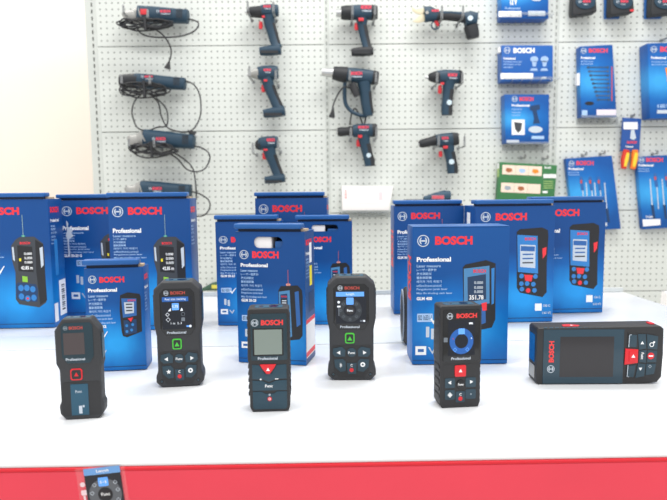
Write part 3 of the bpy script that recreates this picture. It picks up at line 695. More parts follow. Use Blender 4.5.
def carton(label, kind, model, BL, BR, ytop, depth, ref=None, beam=None, flap='lip', m=carton_b, hole=None, side_r=True, group=None, dark=.0):
    """BL,BR: photo px of the front's bottom corners; ytop: photo y of the front's upper edge at its left corner"""
    pl, pr_ = ground(*BL), ground(*BR)
    d = pr_ - pl; w = d.length; rz = math.atan2(d.y, d.x); mid = (pl+pr_)/2
    h = height_at(mid, ytop)
    t = thing('product_carton', label, 'box', mid + Vector((0, 0, .0009)) , rz, group)
    x0, y0, x1, y1 = ref or REF[kind]
    su, sv = w/(x1-x0), h/(y1-y0)
    if hole:
        th = .0012; bm = bmesh.new()
        for a_, b_ in (((-w/2, depth-th, 0), (w/2, depth, h)), ((-w/2, th, 0), (-w/2+th, depth-th, h)), ((w/2-th, th, 0), (w/2, depth-th, h)), ((-w/2+th, th, 0), (w/2-th, depth-th, th)), ((-w/2+th, th, h-th), (w/2-th, depth-th, h))):
            box_bm(bm, a_, b_)
        obj('carton_shell', bm, sideb, t)
        # front panel with a rounded hand hole, as a strip-built plate
        u0h, u1h, v0h, v1h = hole
        ff = F(t, (-w/2, 0, 0), (1, 0, 0), (0, 0, 1), su, sv, x0, y1)
        bm = bmesh.new()
        hp = [ff.pt(u, v) for u, v in rrect(u0h, v0h, u1h, v1h, (v1h-v0h)*.45, 5)]
        n = len(hp); cen = ff.pt((u0h+u1h)/2, (v0h+v1h)/2)
        X0, X1, Z0, Z1 = -w/2, w/2, 0, h
        def toedge(p):
            dx, dz = p.x-cen.x, p.z-cen.z; ts = []
            if dx > 1e-9: ts.append((X1-cen.x)/dx)
            if dx < -1e-9: ts.append((X0-cen.x)/dx)
            if dz > 1e-9: ts.append((Z1-cen.z)/dz)
            if dz < -1e-9: ts.append((Z0-cen.z)/dz)
            k = min(ts); return Vector((cen.x+dx*k, 0, cen.z+dz*k))
        cs = [Vector((X0, 0, Z0)), Vector((X1, 0, Z0)), Vector((X1, 0, Z1)), Vector((X0, 0, Z1))]
        ep = [toedge(p) for p in hp]
        ang = lambda p: math.atan2(p.z-cen.z, p.x-cen.x)
        vh = [bm.verts.new(p) for p in hp]; ve = [bm.verts.new(p) for p in ep]
        for k in range(n):
            k2 = (k+1) % n; a1, a2 = ang(ep[k]), ang(ep[k2])
            da = (a2-a1+PI) % (2*PI) - PI
            extra = [c_ for c_ in cs if 1e-4 < ((ang(c_)-a1)*math.copysign(1, da)) % (2*PI) < abs(da)-1e-4]
            bm.faces.new([vh[k], vh[k2], ve[k2]] + [bm.verts.new(c_) for c_ in extra] + [ve[k]])
        r = bmesh.ops.extrude_face_region(bm, geom=bm.faces[:])
        for v in [q for q in r['geom'] if isinstance(q, bmesh.types.BMVert)]: v.co.y += th
        obj('front_panel', bm, m, t)
        bm = bmesh.new(); box_bm(bm, (-w/2+.006, .0025, h*.5), (w*.02, depth*.6, h*.965)); bevel(bm, .002); obj('inner_tray', bm, carton_w, t)
        bm = bmesh.new(); box_bm(bm, (w*.06, .0035, h*.5), (w/2-.008, depth*.6, h*.93)); bevel(bm, .002); obj('inner_booklet', bm, flap_b, t)
    else:
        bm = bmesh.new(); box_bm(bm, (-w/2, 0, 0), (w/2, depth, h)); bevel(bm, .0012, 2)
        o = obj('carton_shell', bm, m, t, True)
    if flap == 'lip':     # folded lid edge standing a little proud over the front
        lp = .0092
        bm = bmesh.new(); box_bm(bm, (-w/2-.0012, -.003, h+.0034), (w/2-.004, depth*.35, h+lp+.0008)); bevel(bm, .0022, 3); obj('lid_flap', bm, flap_b, t, True)
        bm = bmesh.new(); box_bm(bm, (-w/2+.003, .002, h+.0002), (w/2-.006, depth*.3, h+.0034)); obj('gap_shade', bm, mat('flap_gap_shade', '15233C', .7), t)  # dark filler, paints the shadow gap beneath the raised lid
        bm = bmesh.new()
        box_bm(bm, (w/2-.006, depth*.12, h+.0002), (w/2-.0008, depth*.5, h+.003))
        obj('dust_flap', bm, cardraw, t)
    if flap == 'flat':
        bm = bmesh.new(); box_bm(bm, (-w/2+.0005, .0002, h+.0001), (w/2-.0005, depth-.001, h+.0014)); bevel(bm, .0004, 1); obj('lid_flap', bm, flap_b, t)
    f = F(t, (-w/2, 0, 0), (1, 0, 0), (0, 0, 1), su, sv, x0, y1, sh=.001)
    if kind: art(f, kind, model, beam)
    if not hole:
        pass
    # bottom seam line
    f.rect('bottom_flap', x0+.3, y1-4.5, x1-.3, y1-3.9, .1, .25, navy_p)
    # right side face
    sd_ = F(t, (w/2, 0, 0), (0, 1, 0), (0, 0, 1), .001, sv, 0, y1, sh=.001)
    dm = depth*1000
    if side_r:
        sd_.text('brand_lettering', 'BOSCH', 6, dm*.72, y0+8, y0+14, red_p, .05)
        sd_.text('series_lettering', 'Professional', 5, dm*.7, y0+20, y0+23.5, white_p, .03)
        for i in range(6): sd_.text('description_line', LINES[[0, 2, 4, 5, 6, 7][i]], 5, dm*(.4+.05*(i % 3)), y0+26+i*3.6, y0+28.4+i*3.6, lblue_p, .02)
    # left side face
    sl = F(t, (-w/2, depth, 0), (0, -1, 0), (0, 0, 1), .001, sv, 0, y1, sh=.001)
    sl.text('brand_lettering', 'BOSCH', dm*.2, dm*.8, y0+30, y0+75, red_p, .05, rot=90)
    return t, f, sd_, sl, (w, h, dm)

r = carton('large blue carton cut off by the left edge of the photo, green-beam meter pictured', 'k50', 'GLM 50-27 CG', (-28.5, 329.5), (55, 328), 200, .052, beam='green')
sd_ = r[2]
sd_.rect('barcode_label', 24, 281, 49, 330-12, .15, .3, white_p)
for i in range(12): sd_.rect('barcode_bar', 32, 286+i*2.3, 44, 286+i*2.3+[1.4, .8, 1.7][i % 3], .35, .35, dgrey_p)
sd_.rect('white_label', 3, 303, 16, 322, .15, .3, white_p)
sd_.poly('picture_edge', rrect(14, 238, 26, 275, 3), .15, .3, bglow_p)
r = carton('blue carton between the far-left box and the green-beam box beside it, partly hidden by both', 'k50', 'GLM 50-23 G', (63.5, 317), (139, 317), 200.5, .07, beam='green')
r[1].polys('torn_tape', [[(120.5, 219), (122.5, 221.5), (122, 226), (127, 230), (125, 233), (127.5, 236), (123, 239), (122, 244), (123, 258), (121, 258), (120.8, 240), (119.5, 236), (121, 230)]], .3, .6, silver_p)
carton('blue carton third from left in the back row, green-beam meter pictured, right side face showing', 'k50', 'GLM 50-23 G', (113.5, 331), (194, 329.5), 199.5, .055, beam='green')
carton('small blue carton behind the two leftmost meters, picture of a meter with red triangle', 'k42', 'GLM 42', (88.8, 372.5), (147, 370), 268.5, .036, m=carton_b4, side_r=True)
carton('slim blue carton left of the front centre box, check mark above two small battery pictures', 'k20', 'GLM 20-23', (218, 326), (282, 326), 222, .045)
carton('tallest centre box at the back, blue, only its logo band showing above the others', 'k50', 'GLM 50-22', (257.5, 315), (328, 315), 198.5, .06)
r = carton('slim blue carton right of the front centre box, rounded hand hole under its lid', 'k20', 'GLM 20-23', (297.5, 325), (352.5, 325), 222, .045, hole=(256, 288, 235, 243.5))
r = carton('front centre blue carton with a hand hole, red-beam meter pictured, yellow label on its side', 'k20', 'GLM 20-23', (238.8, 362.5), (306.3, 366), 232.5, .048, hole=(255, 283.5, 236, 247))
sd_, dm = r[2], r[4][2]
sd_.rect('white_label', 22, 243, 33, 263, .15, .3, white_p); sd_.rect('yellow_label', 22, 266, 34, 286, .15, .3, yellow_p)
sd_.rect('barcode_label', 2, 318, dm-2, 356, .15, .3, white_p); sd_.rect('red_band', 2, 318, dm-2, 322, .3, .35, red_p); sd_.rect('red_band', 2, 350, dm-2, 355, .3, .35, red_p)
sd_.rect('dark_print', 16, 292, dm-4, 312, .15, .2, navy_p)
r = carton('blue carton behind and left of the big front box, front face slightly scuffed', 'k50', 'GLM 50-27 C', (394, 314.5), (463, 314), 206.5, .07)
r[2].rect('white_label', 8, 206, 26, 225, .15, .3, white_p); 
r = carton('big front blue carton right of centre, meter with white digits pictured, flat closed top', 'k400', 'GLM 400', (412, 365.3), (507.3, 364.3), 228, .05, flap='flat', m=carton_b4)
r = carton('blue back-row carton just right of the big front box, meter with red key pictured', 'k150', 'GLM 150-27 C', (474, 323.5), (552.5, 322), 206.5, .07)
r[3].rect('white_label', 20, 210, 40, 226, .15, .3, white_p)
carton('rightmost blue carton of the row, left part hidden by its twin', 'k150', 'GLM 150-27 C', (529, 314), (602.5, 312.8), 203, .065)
# dark ring shaped strap roll behind the big front box
p = ground(414.5, 350.5)
t = thing('round_pouch', 'black round padded pouch in clear wrap leaning out behind the big front box', 'pouch', p + Vector((-.006, .034, .0008)), 0)
f = F(t, (0, 0, .040), (0, -1, 0), (0, 0, 1), .001, .001, 0, 0)
f.loft('pouch_body', [(0, -40, 3, 3), (0, -36, 12, 5.5), (0, -24, 20, 8), (0, 0, 24, 9), (0, 24, 20, 8), (0, 36, 12, 5.5), (0, 40, 3, 3)], cable_m, e=2.2)
f.tubes('zip_ring', [[(18*math.cos(a_), 36*math.sin(a_), -6.5 if q else 6.5) for a_ in [k*PI/8 for k in range(17)]] for q in (0, 1)], 1, grey_p)

# ------------------------------------------------------------------ sticker on red front
pc = ground(104, 474); 
def front_pt(px, py):      # ray onto the front panel plane
    d = ray(px, py); n_ = fn; k = (FLt + fn*.0005 - CAM).dot(n_) / d.dot(n_); return CAM + d*k
c0 = front_pt(104.5, 486)
t = thing('menu_sticker', 'tilted sticker of a round on-screen menu in clear film on the red table front', 'sticker', c0 + fn*.0006 + Vector((0, 0, .0021)), math.atan2(fd.y, fd.x))
sc = (front_pt(124.5, 486) - front_pt(84.5, 486)).length/40/4.76
f = F(t, (0, 0, 0), (1, 0, 0), (0, 0, 1), sc, sc, 498, 148)
an = math.radians(-5.5)
def rot(pts): return [(498 + (u-498)*math.cos(an) - (v-148)*math.sin(an), 148 + (u-498)*math.sin(an) + (v-148)*math.cos(an)) for u, v in pts]
f.poly('clear_film', rot(rrect(372, 58, 605, 330, 6)), 0, .8, clearp2)
f.poly('sticker_sheet', rot(rrect(410, 64, 584, 330)), .8, 1.4, mat('sticker_black', '20242E', .35))
f.poly('header_bar', rot(rrect(410, 64, 584, 98)), 1.4, 1.8, mat('sticker_blue', '6FA4E0', .4))
def rt_text(nm, st, u0, u1, v0, v1, m, h):
    o = f.text(nm, st, u0, u1, v0, v1, m, .02, h)
    c_ = f.pt(498, 148)
    R = Matrix.Rotation(-an, 4, 'Y')
    o.data.transform(Matrix.Translation(c_) @ R.inverted() @ Matrix.Translation(-c_)) if False else o.data.transform(Matrix.Translation(c_) @ Matrix.Rotation(-an*1, 4, (0, -1, 0)) @ Matrix.Translation(-c_))
    return o
rt_text('header_lettering', 'Length', 470, 530, 74, 92, white_p, 2)
cw = rot([(498, 200)])[0]
f.ring('menu_wheel', cw[0], cw[1], 78, 36, 1.4, 1.8, mat('sticker_grey', '5E636A', .4), n=40)
f.poly('wheel_hub', circ(cw[0], cw[1], 34), 1.4, 1.9, black_p); rt_text('hub_lettering', 'Func', 478, 520, 190, 206, white_p, 2.2)
f.poly('menu_tile', rot(rrect(472, 114, 520, 158, 6)), 1.9, 2.3, scr_blue); rt_text('menu_icon', '|-|', 482, 510, 130, 144, white_p, 2.5)
for u, v in ((452, 148), (552, 144), (436, 188), (560, 182), (446, 236), (556, 232)):
    q = rot([(u, v)])[0]; f.ring('menu_icon', q[0], q[1], 11, 8, 1.9, 2.2, silver_p, n=4)
f.poly('side_icon', rot(circ(396, 140, 12)), .9, 1.4, mat('pale_pink', 'F0D5DC', .5)); f.poly('side_icon', rot(rrect(384, 168, 410, 194, 4)), .9, 1.4, mat('pale_pink', 'F0D5DC', .5)); f.poly('side_icon', rot(rrect(392, 196, 402, 240, 2)), .9, 1.4, mat('pale_pink', 'F0D5DC', .5))

# ------------------------------------------------------------------ things on the pegboard
class BF(F):
    def __init__(s, root, Yp, cu, cv):
        s.root = root; s.Y = Yp; s.s = Yp/FPX; s.su = s.sv = s.sh = s.s; s.u0 = cu; s.v0 = cv
        s.n = Vector((0, -1, 0)); s.ex = Vector((1, 0, 0)); s.ez = Vector((0, 0, 1)); s.o = Vector((0, 0, 0))
    def pt(s, u, v, h=0):
        q = onplane(u, v, s.Y); return q - Vector((0, h*s.s, 0)) - s.root.location
def bthing(name, label, cat, u, v, off, group=None):
    """off: distance of the drawing plane from the board, metres"""
    t = thing(name, label, cat, onplane(u, v, YB - off), 0, group)
    return t, BF(t, YB - off, u, v)
def hook(u, v, label, drop=10, off=.05, reach=None):
    reach = reach or off*2 + .006
    t = thing('wire_hook', label, 'hook', onplane(u, v, YB), 0, 'wire hooks on the pegboard')
    f = BF(t, YB, u, v)
    hp = reach/f.s
    f.rect('base_plate', u-1.2, v-1.6, u+1.2, v+1.6, 0.05, .55, wire_m)
    f.tubes('wire', [[(u-.7, v, .4), (u-.7, v+.3, hp*.9), (u-.7, v-.8, hp), (u-.5, v-drop+1, hp+.6), (u, v-drop, hp+.7), (u+.5, v-drop+1, hp+.6), (u+.7, v-.8, hp), (u+.7, v+.3, hp*.9), (u+.7, v, .4)]], .5, wire_m, smooth=False, n=6)
def nr(lb, body, nose, tip, handle, *a, **k):
    return gun(lb, body, [(u, v, r*1.06) for u, v, r in nose], tip, [(u, v, r*1.16) for u, v, r in handle], *a, rub=False, **k)
lab_red = mat('tool_red', 'D5323C', .45, noise=.03)
def bar(path, ra, rb, cap=.75):
    """rounded ends for a loft from straight path [(u,v),...]"""
    out = []; n = len(path)
    for i, (u, v) in enumerate(path): out.append((u, v, ra if not isinstance(ra, (list, tuple)) else ra[i], rb if not isinstance(rb, (list, tuple)) else rb[i]))
    a, b = out[0], out[1]; c, d = out[-1], out[-2]
    e1 = (a[0] - (b[0]-a[0])*.03, a[1] - (b[1]-a[1])*.03, a[2]*cap, a[3]*cap); e2 = (c[0] + (c[0]-d[0])*.04, c[1] + (c[1]-d[1])*.04, c[2]*cap, c[3]*cap)
    return [e1] + out + [e2]
def gun(label, body, nose, tip, handle, foot, trig, lab, nosem=tool_black, tipm=metal, bodym=tool_blue, footm=tool_blue, sel=None, sticker=None, name='cordless_drill', cat='power tool', off=.05, rear=None, hooks=(), rub=True):
    cu, cv = (body[0]+body[2])/2, (body[1]+body[3])/2
    t, f = bthing(name, label, cat, cu, cv, off)
    u0, v0, u1, v1 = body[:4]; ra = (v1-v0)/2; tilt = body[4] if len(body) > 4 else 0
    vc = lambda u: cv + tilt*(u-cu)/(u1-u0)
    f.loft('motor_housing', bar([(u0, vc(u0)), (u0+(u1-u0)*.3, vc(u0+(u1-u0)*.3)), (u0+(u1-u0)*.75, vc(u0+(u1-u0)*.75)), (u1-1, vc(u1-1))], [ra*.88, ra, ra*.97, ra*.82], [ra*.8, ra*.95, ra*.95, ra*.8], .7), bodym, e=2.8)
    if rear: f.loft('rear_cap', bar([(u1-rear, vc(u1-rear)), (u1-.2, vc(u1))], [ra*1.02, ra*.86], [ra, ra*.84], .7), tool_black)
    if nose:   # list of (u, v, r)
        f.loft('gear_nose', [(u, v, rr, rr) for u, v, rr in nose], nosem, e=2)
    if tip: f.loft('chuck_tip', [(u, v, rr, rr) for u, v, rr in tip], tipm, e=2)
    f.loft('grip', [(u, v, rr, rr*.95) for u, v, rr in handle], bodym, e=2.4)
    m_ = len(handle)//2
    if rub: f.loft('rubber_grip', [(u+rr*.5, v, rr*.62, rr*.98) for u, v, rr in handle[1:]], tool_black, e=2.4)
    else: f.loft('rubber_grip', [(u+rr*.75, v, rr*.36, rr*.9) for u, v, rr in handle[1:-1]], tool_black, e=2.4)
    if foot:
        fu0, fv0, fu1, fv1 = foot[:4]; ft = foot[4] if len(foot) > 4 else 0; fr = (fv1-fv0)/2; fc = (fv0+fv1)/2
        f.loft('battery_foot', bar([(fu0+.8, fc+ft/2), (fu0+(fu1-fu0)*.5, fc), (fu1-.8, fc-ft/2)], [fr*.8, fr, fr*.9], [5.5, 6.5, 6], .8), footm, e=3.5)
        f.rect('foot_rail', fu0+2, fc+fr*.25, fu1-3, fc+fr*.8, 5.5, 6.8, tool_black)
    tu0, tv0, tu1, tv1 = trig
    f.loft('trigger', [((tu0+tu1)/2, tv0, (tu1-tu0)*.35, 1.6), ((tu0+tu1)/2+.3, (tv0+tv1)/2, (tu1-tu0)*.5, 2), ((tu0+tu1)/2, tv1, (tu1-tu0)*.4, 1.6)], lab_red, e=2.4)
    if sel: f.rect('selector_switch', *sel, ra*.7, ra*.98, lab_red, bev=.3)
    if lab:
        hh = ra*.97
        plate = f.rect('name_plate', *lab, ra*.6, hh, mat('plate_grey', '8E97A2', .5, noise=.03) if False else bodym)
        lu0, lv0, lu1, lv1 = lab
        f.text('brand_lettering', 'BOSCH', lu0+.2, lu1-.2, lv0, lv0+(lv1-lv0)*.62, mat('label_red', 'E2445A', .5), .06, hh+.1, parent=plate)
        f.text('series_lettering', 'Professional', lu0+1.5, lu1-.5, lv0+(lv1-lv0)*.72, lv1+.3, silver_p, .03, hh+.1, parent=plate)
    if sticker: f.poly('round_sticker', circ(sticker[0], sticker[1], sticker[2]), 3, sticker[3] if len(sticker) > 3 else 5.2, mat('sticker_pale', 'C9DCE8', .5))
    for i, (hu, hv, hl) in enumerate(hooks): hook(hu, hv, hl, off=off)
    return t, f
# row by row
nr('cordless driver hanging top of the second tool column, long dark nose', (261, 4.5, 279.5, 17.2, -.5), [(262, 12, 5.8), (256, 12, 5.4), (250, 12, 4.8), (248, 12, 3.2)], [(249, 12, 1.8), (244.8, 12, 1.2)],
    [(268.5, 16, 5.5), (269.5, 24, 4.6), (272.5, 34, 4.3), (275.5, 44, 4.2), (276.5, 48, 5.2)], (259.3, 46, 281.5, 55.5, 1.5), (258.5, 21.7, 262.8, 29), (264, 7, 271.6, 11), sel=(262.5, 17.3, 265.5, 19.4), name='cordless_driver',
    hooks=((252, 20.5, 'wire hook under the nose of the top cordless driver'), (276.3, 21, 'wire hook behind the top cordless driver')))
nr('impact wrench with square drive, bare silver nose, below the top cordless driver', (258, 65.8, 279, 80, -1), [(259, 73.5, 6), (254, 74, 4.6), (251, 74.5, 3)], [(251, 75, 1.9), (248, 75, 1.9), (247, 75, 1.2)],
    [(267, 78, 5.6), (268.8, 86, 4.8), (273, 96, 4.4), (277.5, 106, 4.6), (279, 109, 5)], (263, 107.5, 285.5, 117.5, 2.5), (261, 84.8, 265.5, 92), (264.3, 70, 271.8, 74), nosem=alu, sel=(264.5, 80.6, 268, 82.7), name='impact_wrench',
    hooks=((253.5, 82, 'wire hook under the silver nosed impact wrench'), (278.6, 86, 'wire hook behind the silver nosed impact wrench')))
nr('compact impact driver lowest in the second tool column, above the centre boxes', (259, 136.2, 279.3, 149.5, -2), [(261, 144.5, 5.6), (257.5, 145, 4.6), (255.5, 145.2, 3)], [(256, 145.4, 1.4), (254.5, 145.5, 1.1)],
    [(269, 148, 5.8), (270.5, 155, 5), (274, 164, 4.4), (278, 174, 4.4), (279, 177, 5)], (264.4, 174.8, 285.5, 183.6, 2), (262, 152.4, 266.8, 159.4), (267.3, 138.8, 275.5, 144), nosem=tool_black, sel=(264.3, 149.2, 268.3, 151.2), name='impact_driver',
    hooks=((256.8, 155, 'wire hook left of the compact impact driver'), (280.8, 152, 'wire hook right of the compact impact driver')))
gun('cordless heat gun with short silver nozzle, top of the third tool column', (349, 5.3, 377.5, 20, 0), [(352, 12.8, 7.2), (346, 12.8, 7.2), (341, 12.8, 6.4)], [(341, 13, 4.4), (336, 13, 3.7)],
    [(362, 18, 6), (361.8, 26, 4.8), (364, 36, 4.3), (366.5, 46, 4.3), (367, 49, 5)], (351, 47.5, 373.5, 56, 1.2), (354, 23.2, 358.5, 30), (360.5, 7.3, 371, 13.6), footm=tool_black, sel=(358.2, 19.8, 363.3, 22.8), name='heat_gun', rear=6,
    hooks=((351.5, 24, 'wire hook under the cordless heat gun nozzle'), (373, 24, 'wire hook behind the cordless heat gun')))
# corded heat gun
t, f = nr('corded blue heat gun with loop guard handle and long silver nozzle', (343, 69, 378.5, 83.5, 4), [(347, 75.2, 7.8), (341, 74.2, 7.2), (333, 73, 6.2)], [(333, 73, 4.8), (322, 72, 4.0)],
    [(364, 82, 6), (365, 92, 5), (366.5, 104, 4.6), (368, 113, 4.6), (368.3, 116, 4)], None, (361, 89, 362.2, 92), (350, 73, 362, 78.5), name='corded_heat_gun', rear=6,
    hooks=((349, 86, 'wire hook inside the guard loop of the corded heat gun'), (374, 88, 'wire hook behind the corded heat gun')))
f.tube('guard_handle', [(345, 82, 0), (344.6, 92, 0), (345.5, 103, 0), (350, 110, 0), (358, 114.5, 0), (367, 116, 0)], 1.9, tool_blue)
f.tubes('power_cable', [[(354, 90, 2), (345, 88, 6), (340, 92, 7), (336, 99, 6), (333.2, 106, 4), (332.5, 112, 3)], [(366, 116, 0), (364, 126, -4), (361, 118, -6), (356, 108, -6), (352, 112, -6), (350, 124, -7)]], .75, cable_m)
f.loft('plug', [(333.2, 108, .9, .9, 3.5), (332.7, 112, 1.8, 1.6, 3), (332, 116.5, 3, 2, 3), (331.8, 118, 3, 2, 3)], cable_m)
f.loft('cable_coil', [(352, 84, 3, 2, 5), (354, 90, 4, 2.5, 5), (357, 97, 3, 2, 5)], cable_m)
gun('slim drill with black chuck and round sticker on its battery, just above the white carton', (353, 123.8, 377.2, 137.5, -1), [(355, 131, 5.2), (349, 131.2, 5), (347.5, 131.4, 4.2), (341, 131.8, 4.8), (337.5, 132, 4)], [(338, 132, 2.5), (336.2, 132, 1.6)],
    [(363.5, 135, 6.5), (364.8, 144, 5.2), (367.2, 154, 4.9), (369, 160, 5.2), (369.6, 166, 4.8)], None, (356, 139.5, 360.5, 146.6), (357.8, 126.4, 368.3, 131), footm=tool_black, sel=(357.8, 135.6, 361.8, 138.4), sticker=(368.4, 155.6, 2.3, 5.4), name='cordless_drill', rear=5,
    hooks=((350, 140.5, 'wire hook under the chuck of the slim drill'), (374.4, 140, 'wire hook behind the slim drill')))
gun('small impact driver in the fourth tool column, below the pruning shears', (437, 70, 461.5, 84, 0), [(439, 77, 6.6), (434, 77.2, 5.6), (429.5, 77.3, 3.8), (428, 77.3, 2)], [(428.5, 77.3, 1.6), (425.3, 77.4, 1.4)],
    [(449, 81, 6.6), (448, 90, 5.1), (447, 100, 4.9), (446.5, 108, 5.2), (446.5, 115, 5)], None, (437.6, 85.2, 441.8, 93.8), (446.6, 74.6, 455.8, 79.8), nosem=tool_black, sel=(439.5, 83.6, 443, 85.8), sticker=(448.3, 103.2, 2.6, 5.6), name='impact_driver', rear=3,
    hooks=((432, 88, 'wire hook left of the small impact driver'), (456, 88, 'wire hook right of the small impact driver')))
gun('pocket drill with long black chuck, lowest in the fourth tool column', (436, 133, 458, 147, -2.5), [(440, 139.5, 5.6), (434, 140.8, 5), (430, 141.8, 4.6), (422, 143.6, 4.4), (419, 144.3, 3)], [(420, 144, 1.9), (418, 144.5, 1.4)],
    [(448, 145, 6.2), (449, 152, 5.2), (451, 161, 4.9), (452, 167, 5.2), (452.3, 173.5, 4.8)], None, (438.3, 151, 442.4, 156.9), (440.6, 137.3, 447.3, 141.8), nosem=tool_black, sel=(442, 146.3, 446.5, 149), sticker=(450.6, 162, 2.6, 5.6), name='cordless_drill', rear=6,
    hooks=((433.5, 148, 'wire hook under the chuck of the pocket drill'), (458, 148.5, 'wire hook behind the pocket drill')))
# pruning shears
t, f = bthing('pruning_shears', 'cordless pruning shears with pale open blades, top of the fourth tool column', 'power tool', 447, 18, .05)
f.loft('shear_head', bar([(424.5, 14.5), (430, 14.2), (437, 15.8)], [8, 7.4, 5.4], [4.5, 5, 5], .7), tool_blue)
f.loft('grip', [(436, 16, 5, 5), (445, 15.8, 4.4, 4.6), (457, 17, 4.3, 4.6), (467, 18.5, 5, 5)], tool_black)
f.loft('upper_shell', [(437, 14, 2.5, 4.8), (450, 13.7, 2, 4.7), (466, 15.5, 2.6, 4.8)], tool_blue)
f.loft('rear_housing', bar([(464.5, 20), (470, 18.8), (476.5, 19.5)], [6.5, 7.4, 6.3], [6, 6.5, 6], .75), tool_blue, e=3.2)
f.loft('battery', bar([(470.5, 26), (472.3, 33), (473.3, 38)], [6.8, 6.5, 5.6], [6, 6, 5], .8), tool_black, e=3.2)
f.polys('blade', [[(426, 10), (422, 8), (416, 9.5), (411.8, 7.2), (412, 10.5), (416.5, 14), (423, 15), (427, 16)], [(427, 12), (427.5, 17), (424, 21.5), (418, 23), (412.5, 21.8), (416, 19), (420, 15.5), (423, 13)]], -.5, .8, mat('blade_white', 'D6CDB0', .4), bev=.2)
f.ring('trigger_guard', 435.5, 25.3, 4.6, 3.5, -1.2, 1.2, tool_blue)
f.loft('trigger', [(435, 20.5, 1.8, 1.4), (437.3, 23.5, 2, 1.6), (438.5, 26, 1.3, 1.2)], lab_red)
pl = f.rect('name_plate', 431, 10.6, 438, 14, 4, 5.1, tool_blue); f.text('brand_lettering', 'BOSCH', 431, 438, 11, 13.4, mat('label_red', 'E2445A', .5), .06, 5.3, parent=pl)
f.poly('round_sticker', circ(468.8, 20, 2.6), 5, 6.9, mat('sticker_pale', 'C9DCE8', .5)); f.poly('pivot_bolt', circ(426.3, 14, 1.6), 0, 5.2, alu)
hook(436.5, 27, 'wire hook looping round the pruning shears near the blades', drop=12); hook(456.5, 25.5, 'wire hook looping round the pruning shears near the battery', drop=11)
# grinders with cords
def grinder(label, body, front, cables, coil, plug, lab, hooks, metalfront=True, name='straight_grinder', switch=None):
    u0, v0, u1, v1, tilt = body; cu, cv = (u0+u1)/2, (v0+v1)/2
    t, f = bthing(name, label, 'power tool', cu, cv, .045)
    ra = (v1-v0)/2; vc = lambda u: cv + tilt*(u-cu)/(u1-u0)
    w = u1-u0
    f.loft('motor_housing', bar([(u0, vc(u0)), (u0+w*.3, vc(u0+w*.3)), (u0+w*.75, vc(u0+w*.75)), (u1, vc(u1))], [ra, ra*.97, ra*.83, ra*.8], [ra*.95, ra*.95, ra*.85, ra*.8], .85), tool_blue, e=3)
    f.polys('air_vent', [rrect(u1-w*.2+q*1.6, cv-ra*.5, u1-w*.2+q*1.6+.7, cv+ra*.5) for q in range(4)], ra*.6, ra*.86, tool_black)
    fu0, fv0, fu1, fv1 = front
    if metalfront:
        f.loft('gear_head', bar([(fu1-5, (fv0+fv1)/2), (fu1+.5, vc(fu1))], [ra*.9, ra*1.03], [ra*.8, ra]), alu)
        f.loft('wheel_guard', [(fu0, fv0+3, 3, 4), (fu0+3, (fv0+fv1)/2, (fv1-fv0)*.42, 6), (fu1-5, (fv0+fv1)/2, (fv1-fv0)*.5, 6), (fu1-3, (fv0+fv1)/2, (fv1-fv0)*.4, 4)], alu)
    else:
        f.loft('gear_head', bar([(fu0, (fv0+fv1)/2), (fu1+.5, vc(fu1))], [ra*.82, ra*1.0], [ra*.8, ra]), tool_black)
        f.loft('spindle', [(fu0+2, fv1-1, 1.6, 1.6), (fu0+2, fv1+4, 1.6, 1.6)], metal)
    if switch: f.rect('switch', *switch, ra*.7, ra*1.02, lab_red, bev=.3)
    lu0, lv0, lu1, lv1 = lab
    pl = f.rect('name_plate', lu0-4, lv0-.5, lu1+.5, lv1+2, ra*.5, ra*.98, tool_blue)
    f.logo(lu0-2.2, (lv0+lv1)/2, 1.5, silver_p, ra*.98+.1, parent=pl)
    f.text('brand_lettering', 'BOSCH', lu0, lu1, lv0, lv1, mat('label_red', 'E2445A', .5), .06, ra*.98+.1, parent=pl)
    f.text('series_lettering', 'Professional', lu0+1, lu1, lv1+.5, lv1+2, silver_p, .03, ra*.98+.1, parent=pl)
    lst = [[(p[0], p[1], p[2] if len(p) > 2 else 2) for p in c_] for c_ in cables]
    if coil:
        a0, b0, a1, b1 = coil; mx, my = (a0+a1)/2, (b0+b1)/2; hw, hh = (a1-a0)/2, (b1-b0)/2
        rnd = random.Random(int(a0*7+b0))
        for q in range(5):    # loose turns
            jx, jy, ph = rnd.uniform(-.16, .16)*hw, rnd.uniform(-.25, .25)*hh, rnd.uniform(-.35, .35)
            lst.append([(mx + jx + hw*rnd.uniform(.78, .98)*math.sin(k*PI/8), my + jy + hh*rnd.uniform(.45, .8)*math.sin((k*PI/4 if q % 2 else k*PI/8+1.4)+ph), ra+2+q*.8) for k in range(17)])
        lst.append([(a0, my, ra+2), (mx-hw*.4, b1, ra+2.5), (mx+hw*.4, b1-1, ra+2.5), (a1, my, ra+2), (mx, b0+1, ra+2), (a0, my, ra+2)])
    f.tubes('power_cable', lst, .72, cable_m)
    if coil: f.loft('cable_tie', [((coil[0]+coil[2])/2-1, coil[1]-1, 1.5, 2, ra+4), ((coil[0]+coil[2])/2, coil[3]+.5, 1.5, 2.4, ra+4)], cable_m)
    if plug:
        (pu, pv, pu2, pv2) = plug; f.loft('plug', [(pu, pv, .9, 1, 2), (pu+(pu2-pu)*.4, pv+(pv2-pv)*.4, 1.8, 1.5, 2), (pu2, pv2, 3.2, 2.2, 2), (pu2+(pu2-pu)*.1, pv2+(pv2-pv)*.1, 3.2, 2.2, 2)], cable_m)
        f.tubes('plug_pin', [[(pu2-1.3, pv2, 2), (pu2-1.3+(pu2-pu)*.5, pv2+(pv2-pv)*.5, 2)], [(pu2+1.3, pv2, 2), (pu2+1.3+(pu2-pu)*.5, pv2+(pv2-pv)*.5, 2)]], .5, metal, smooth=False)
    for h_ in hooks: hook(h_[0], h_[1], h_[2], off=.045, drop=8)
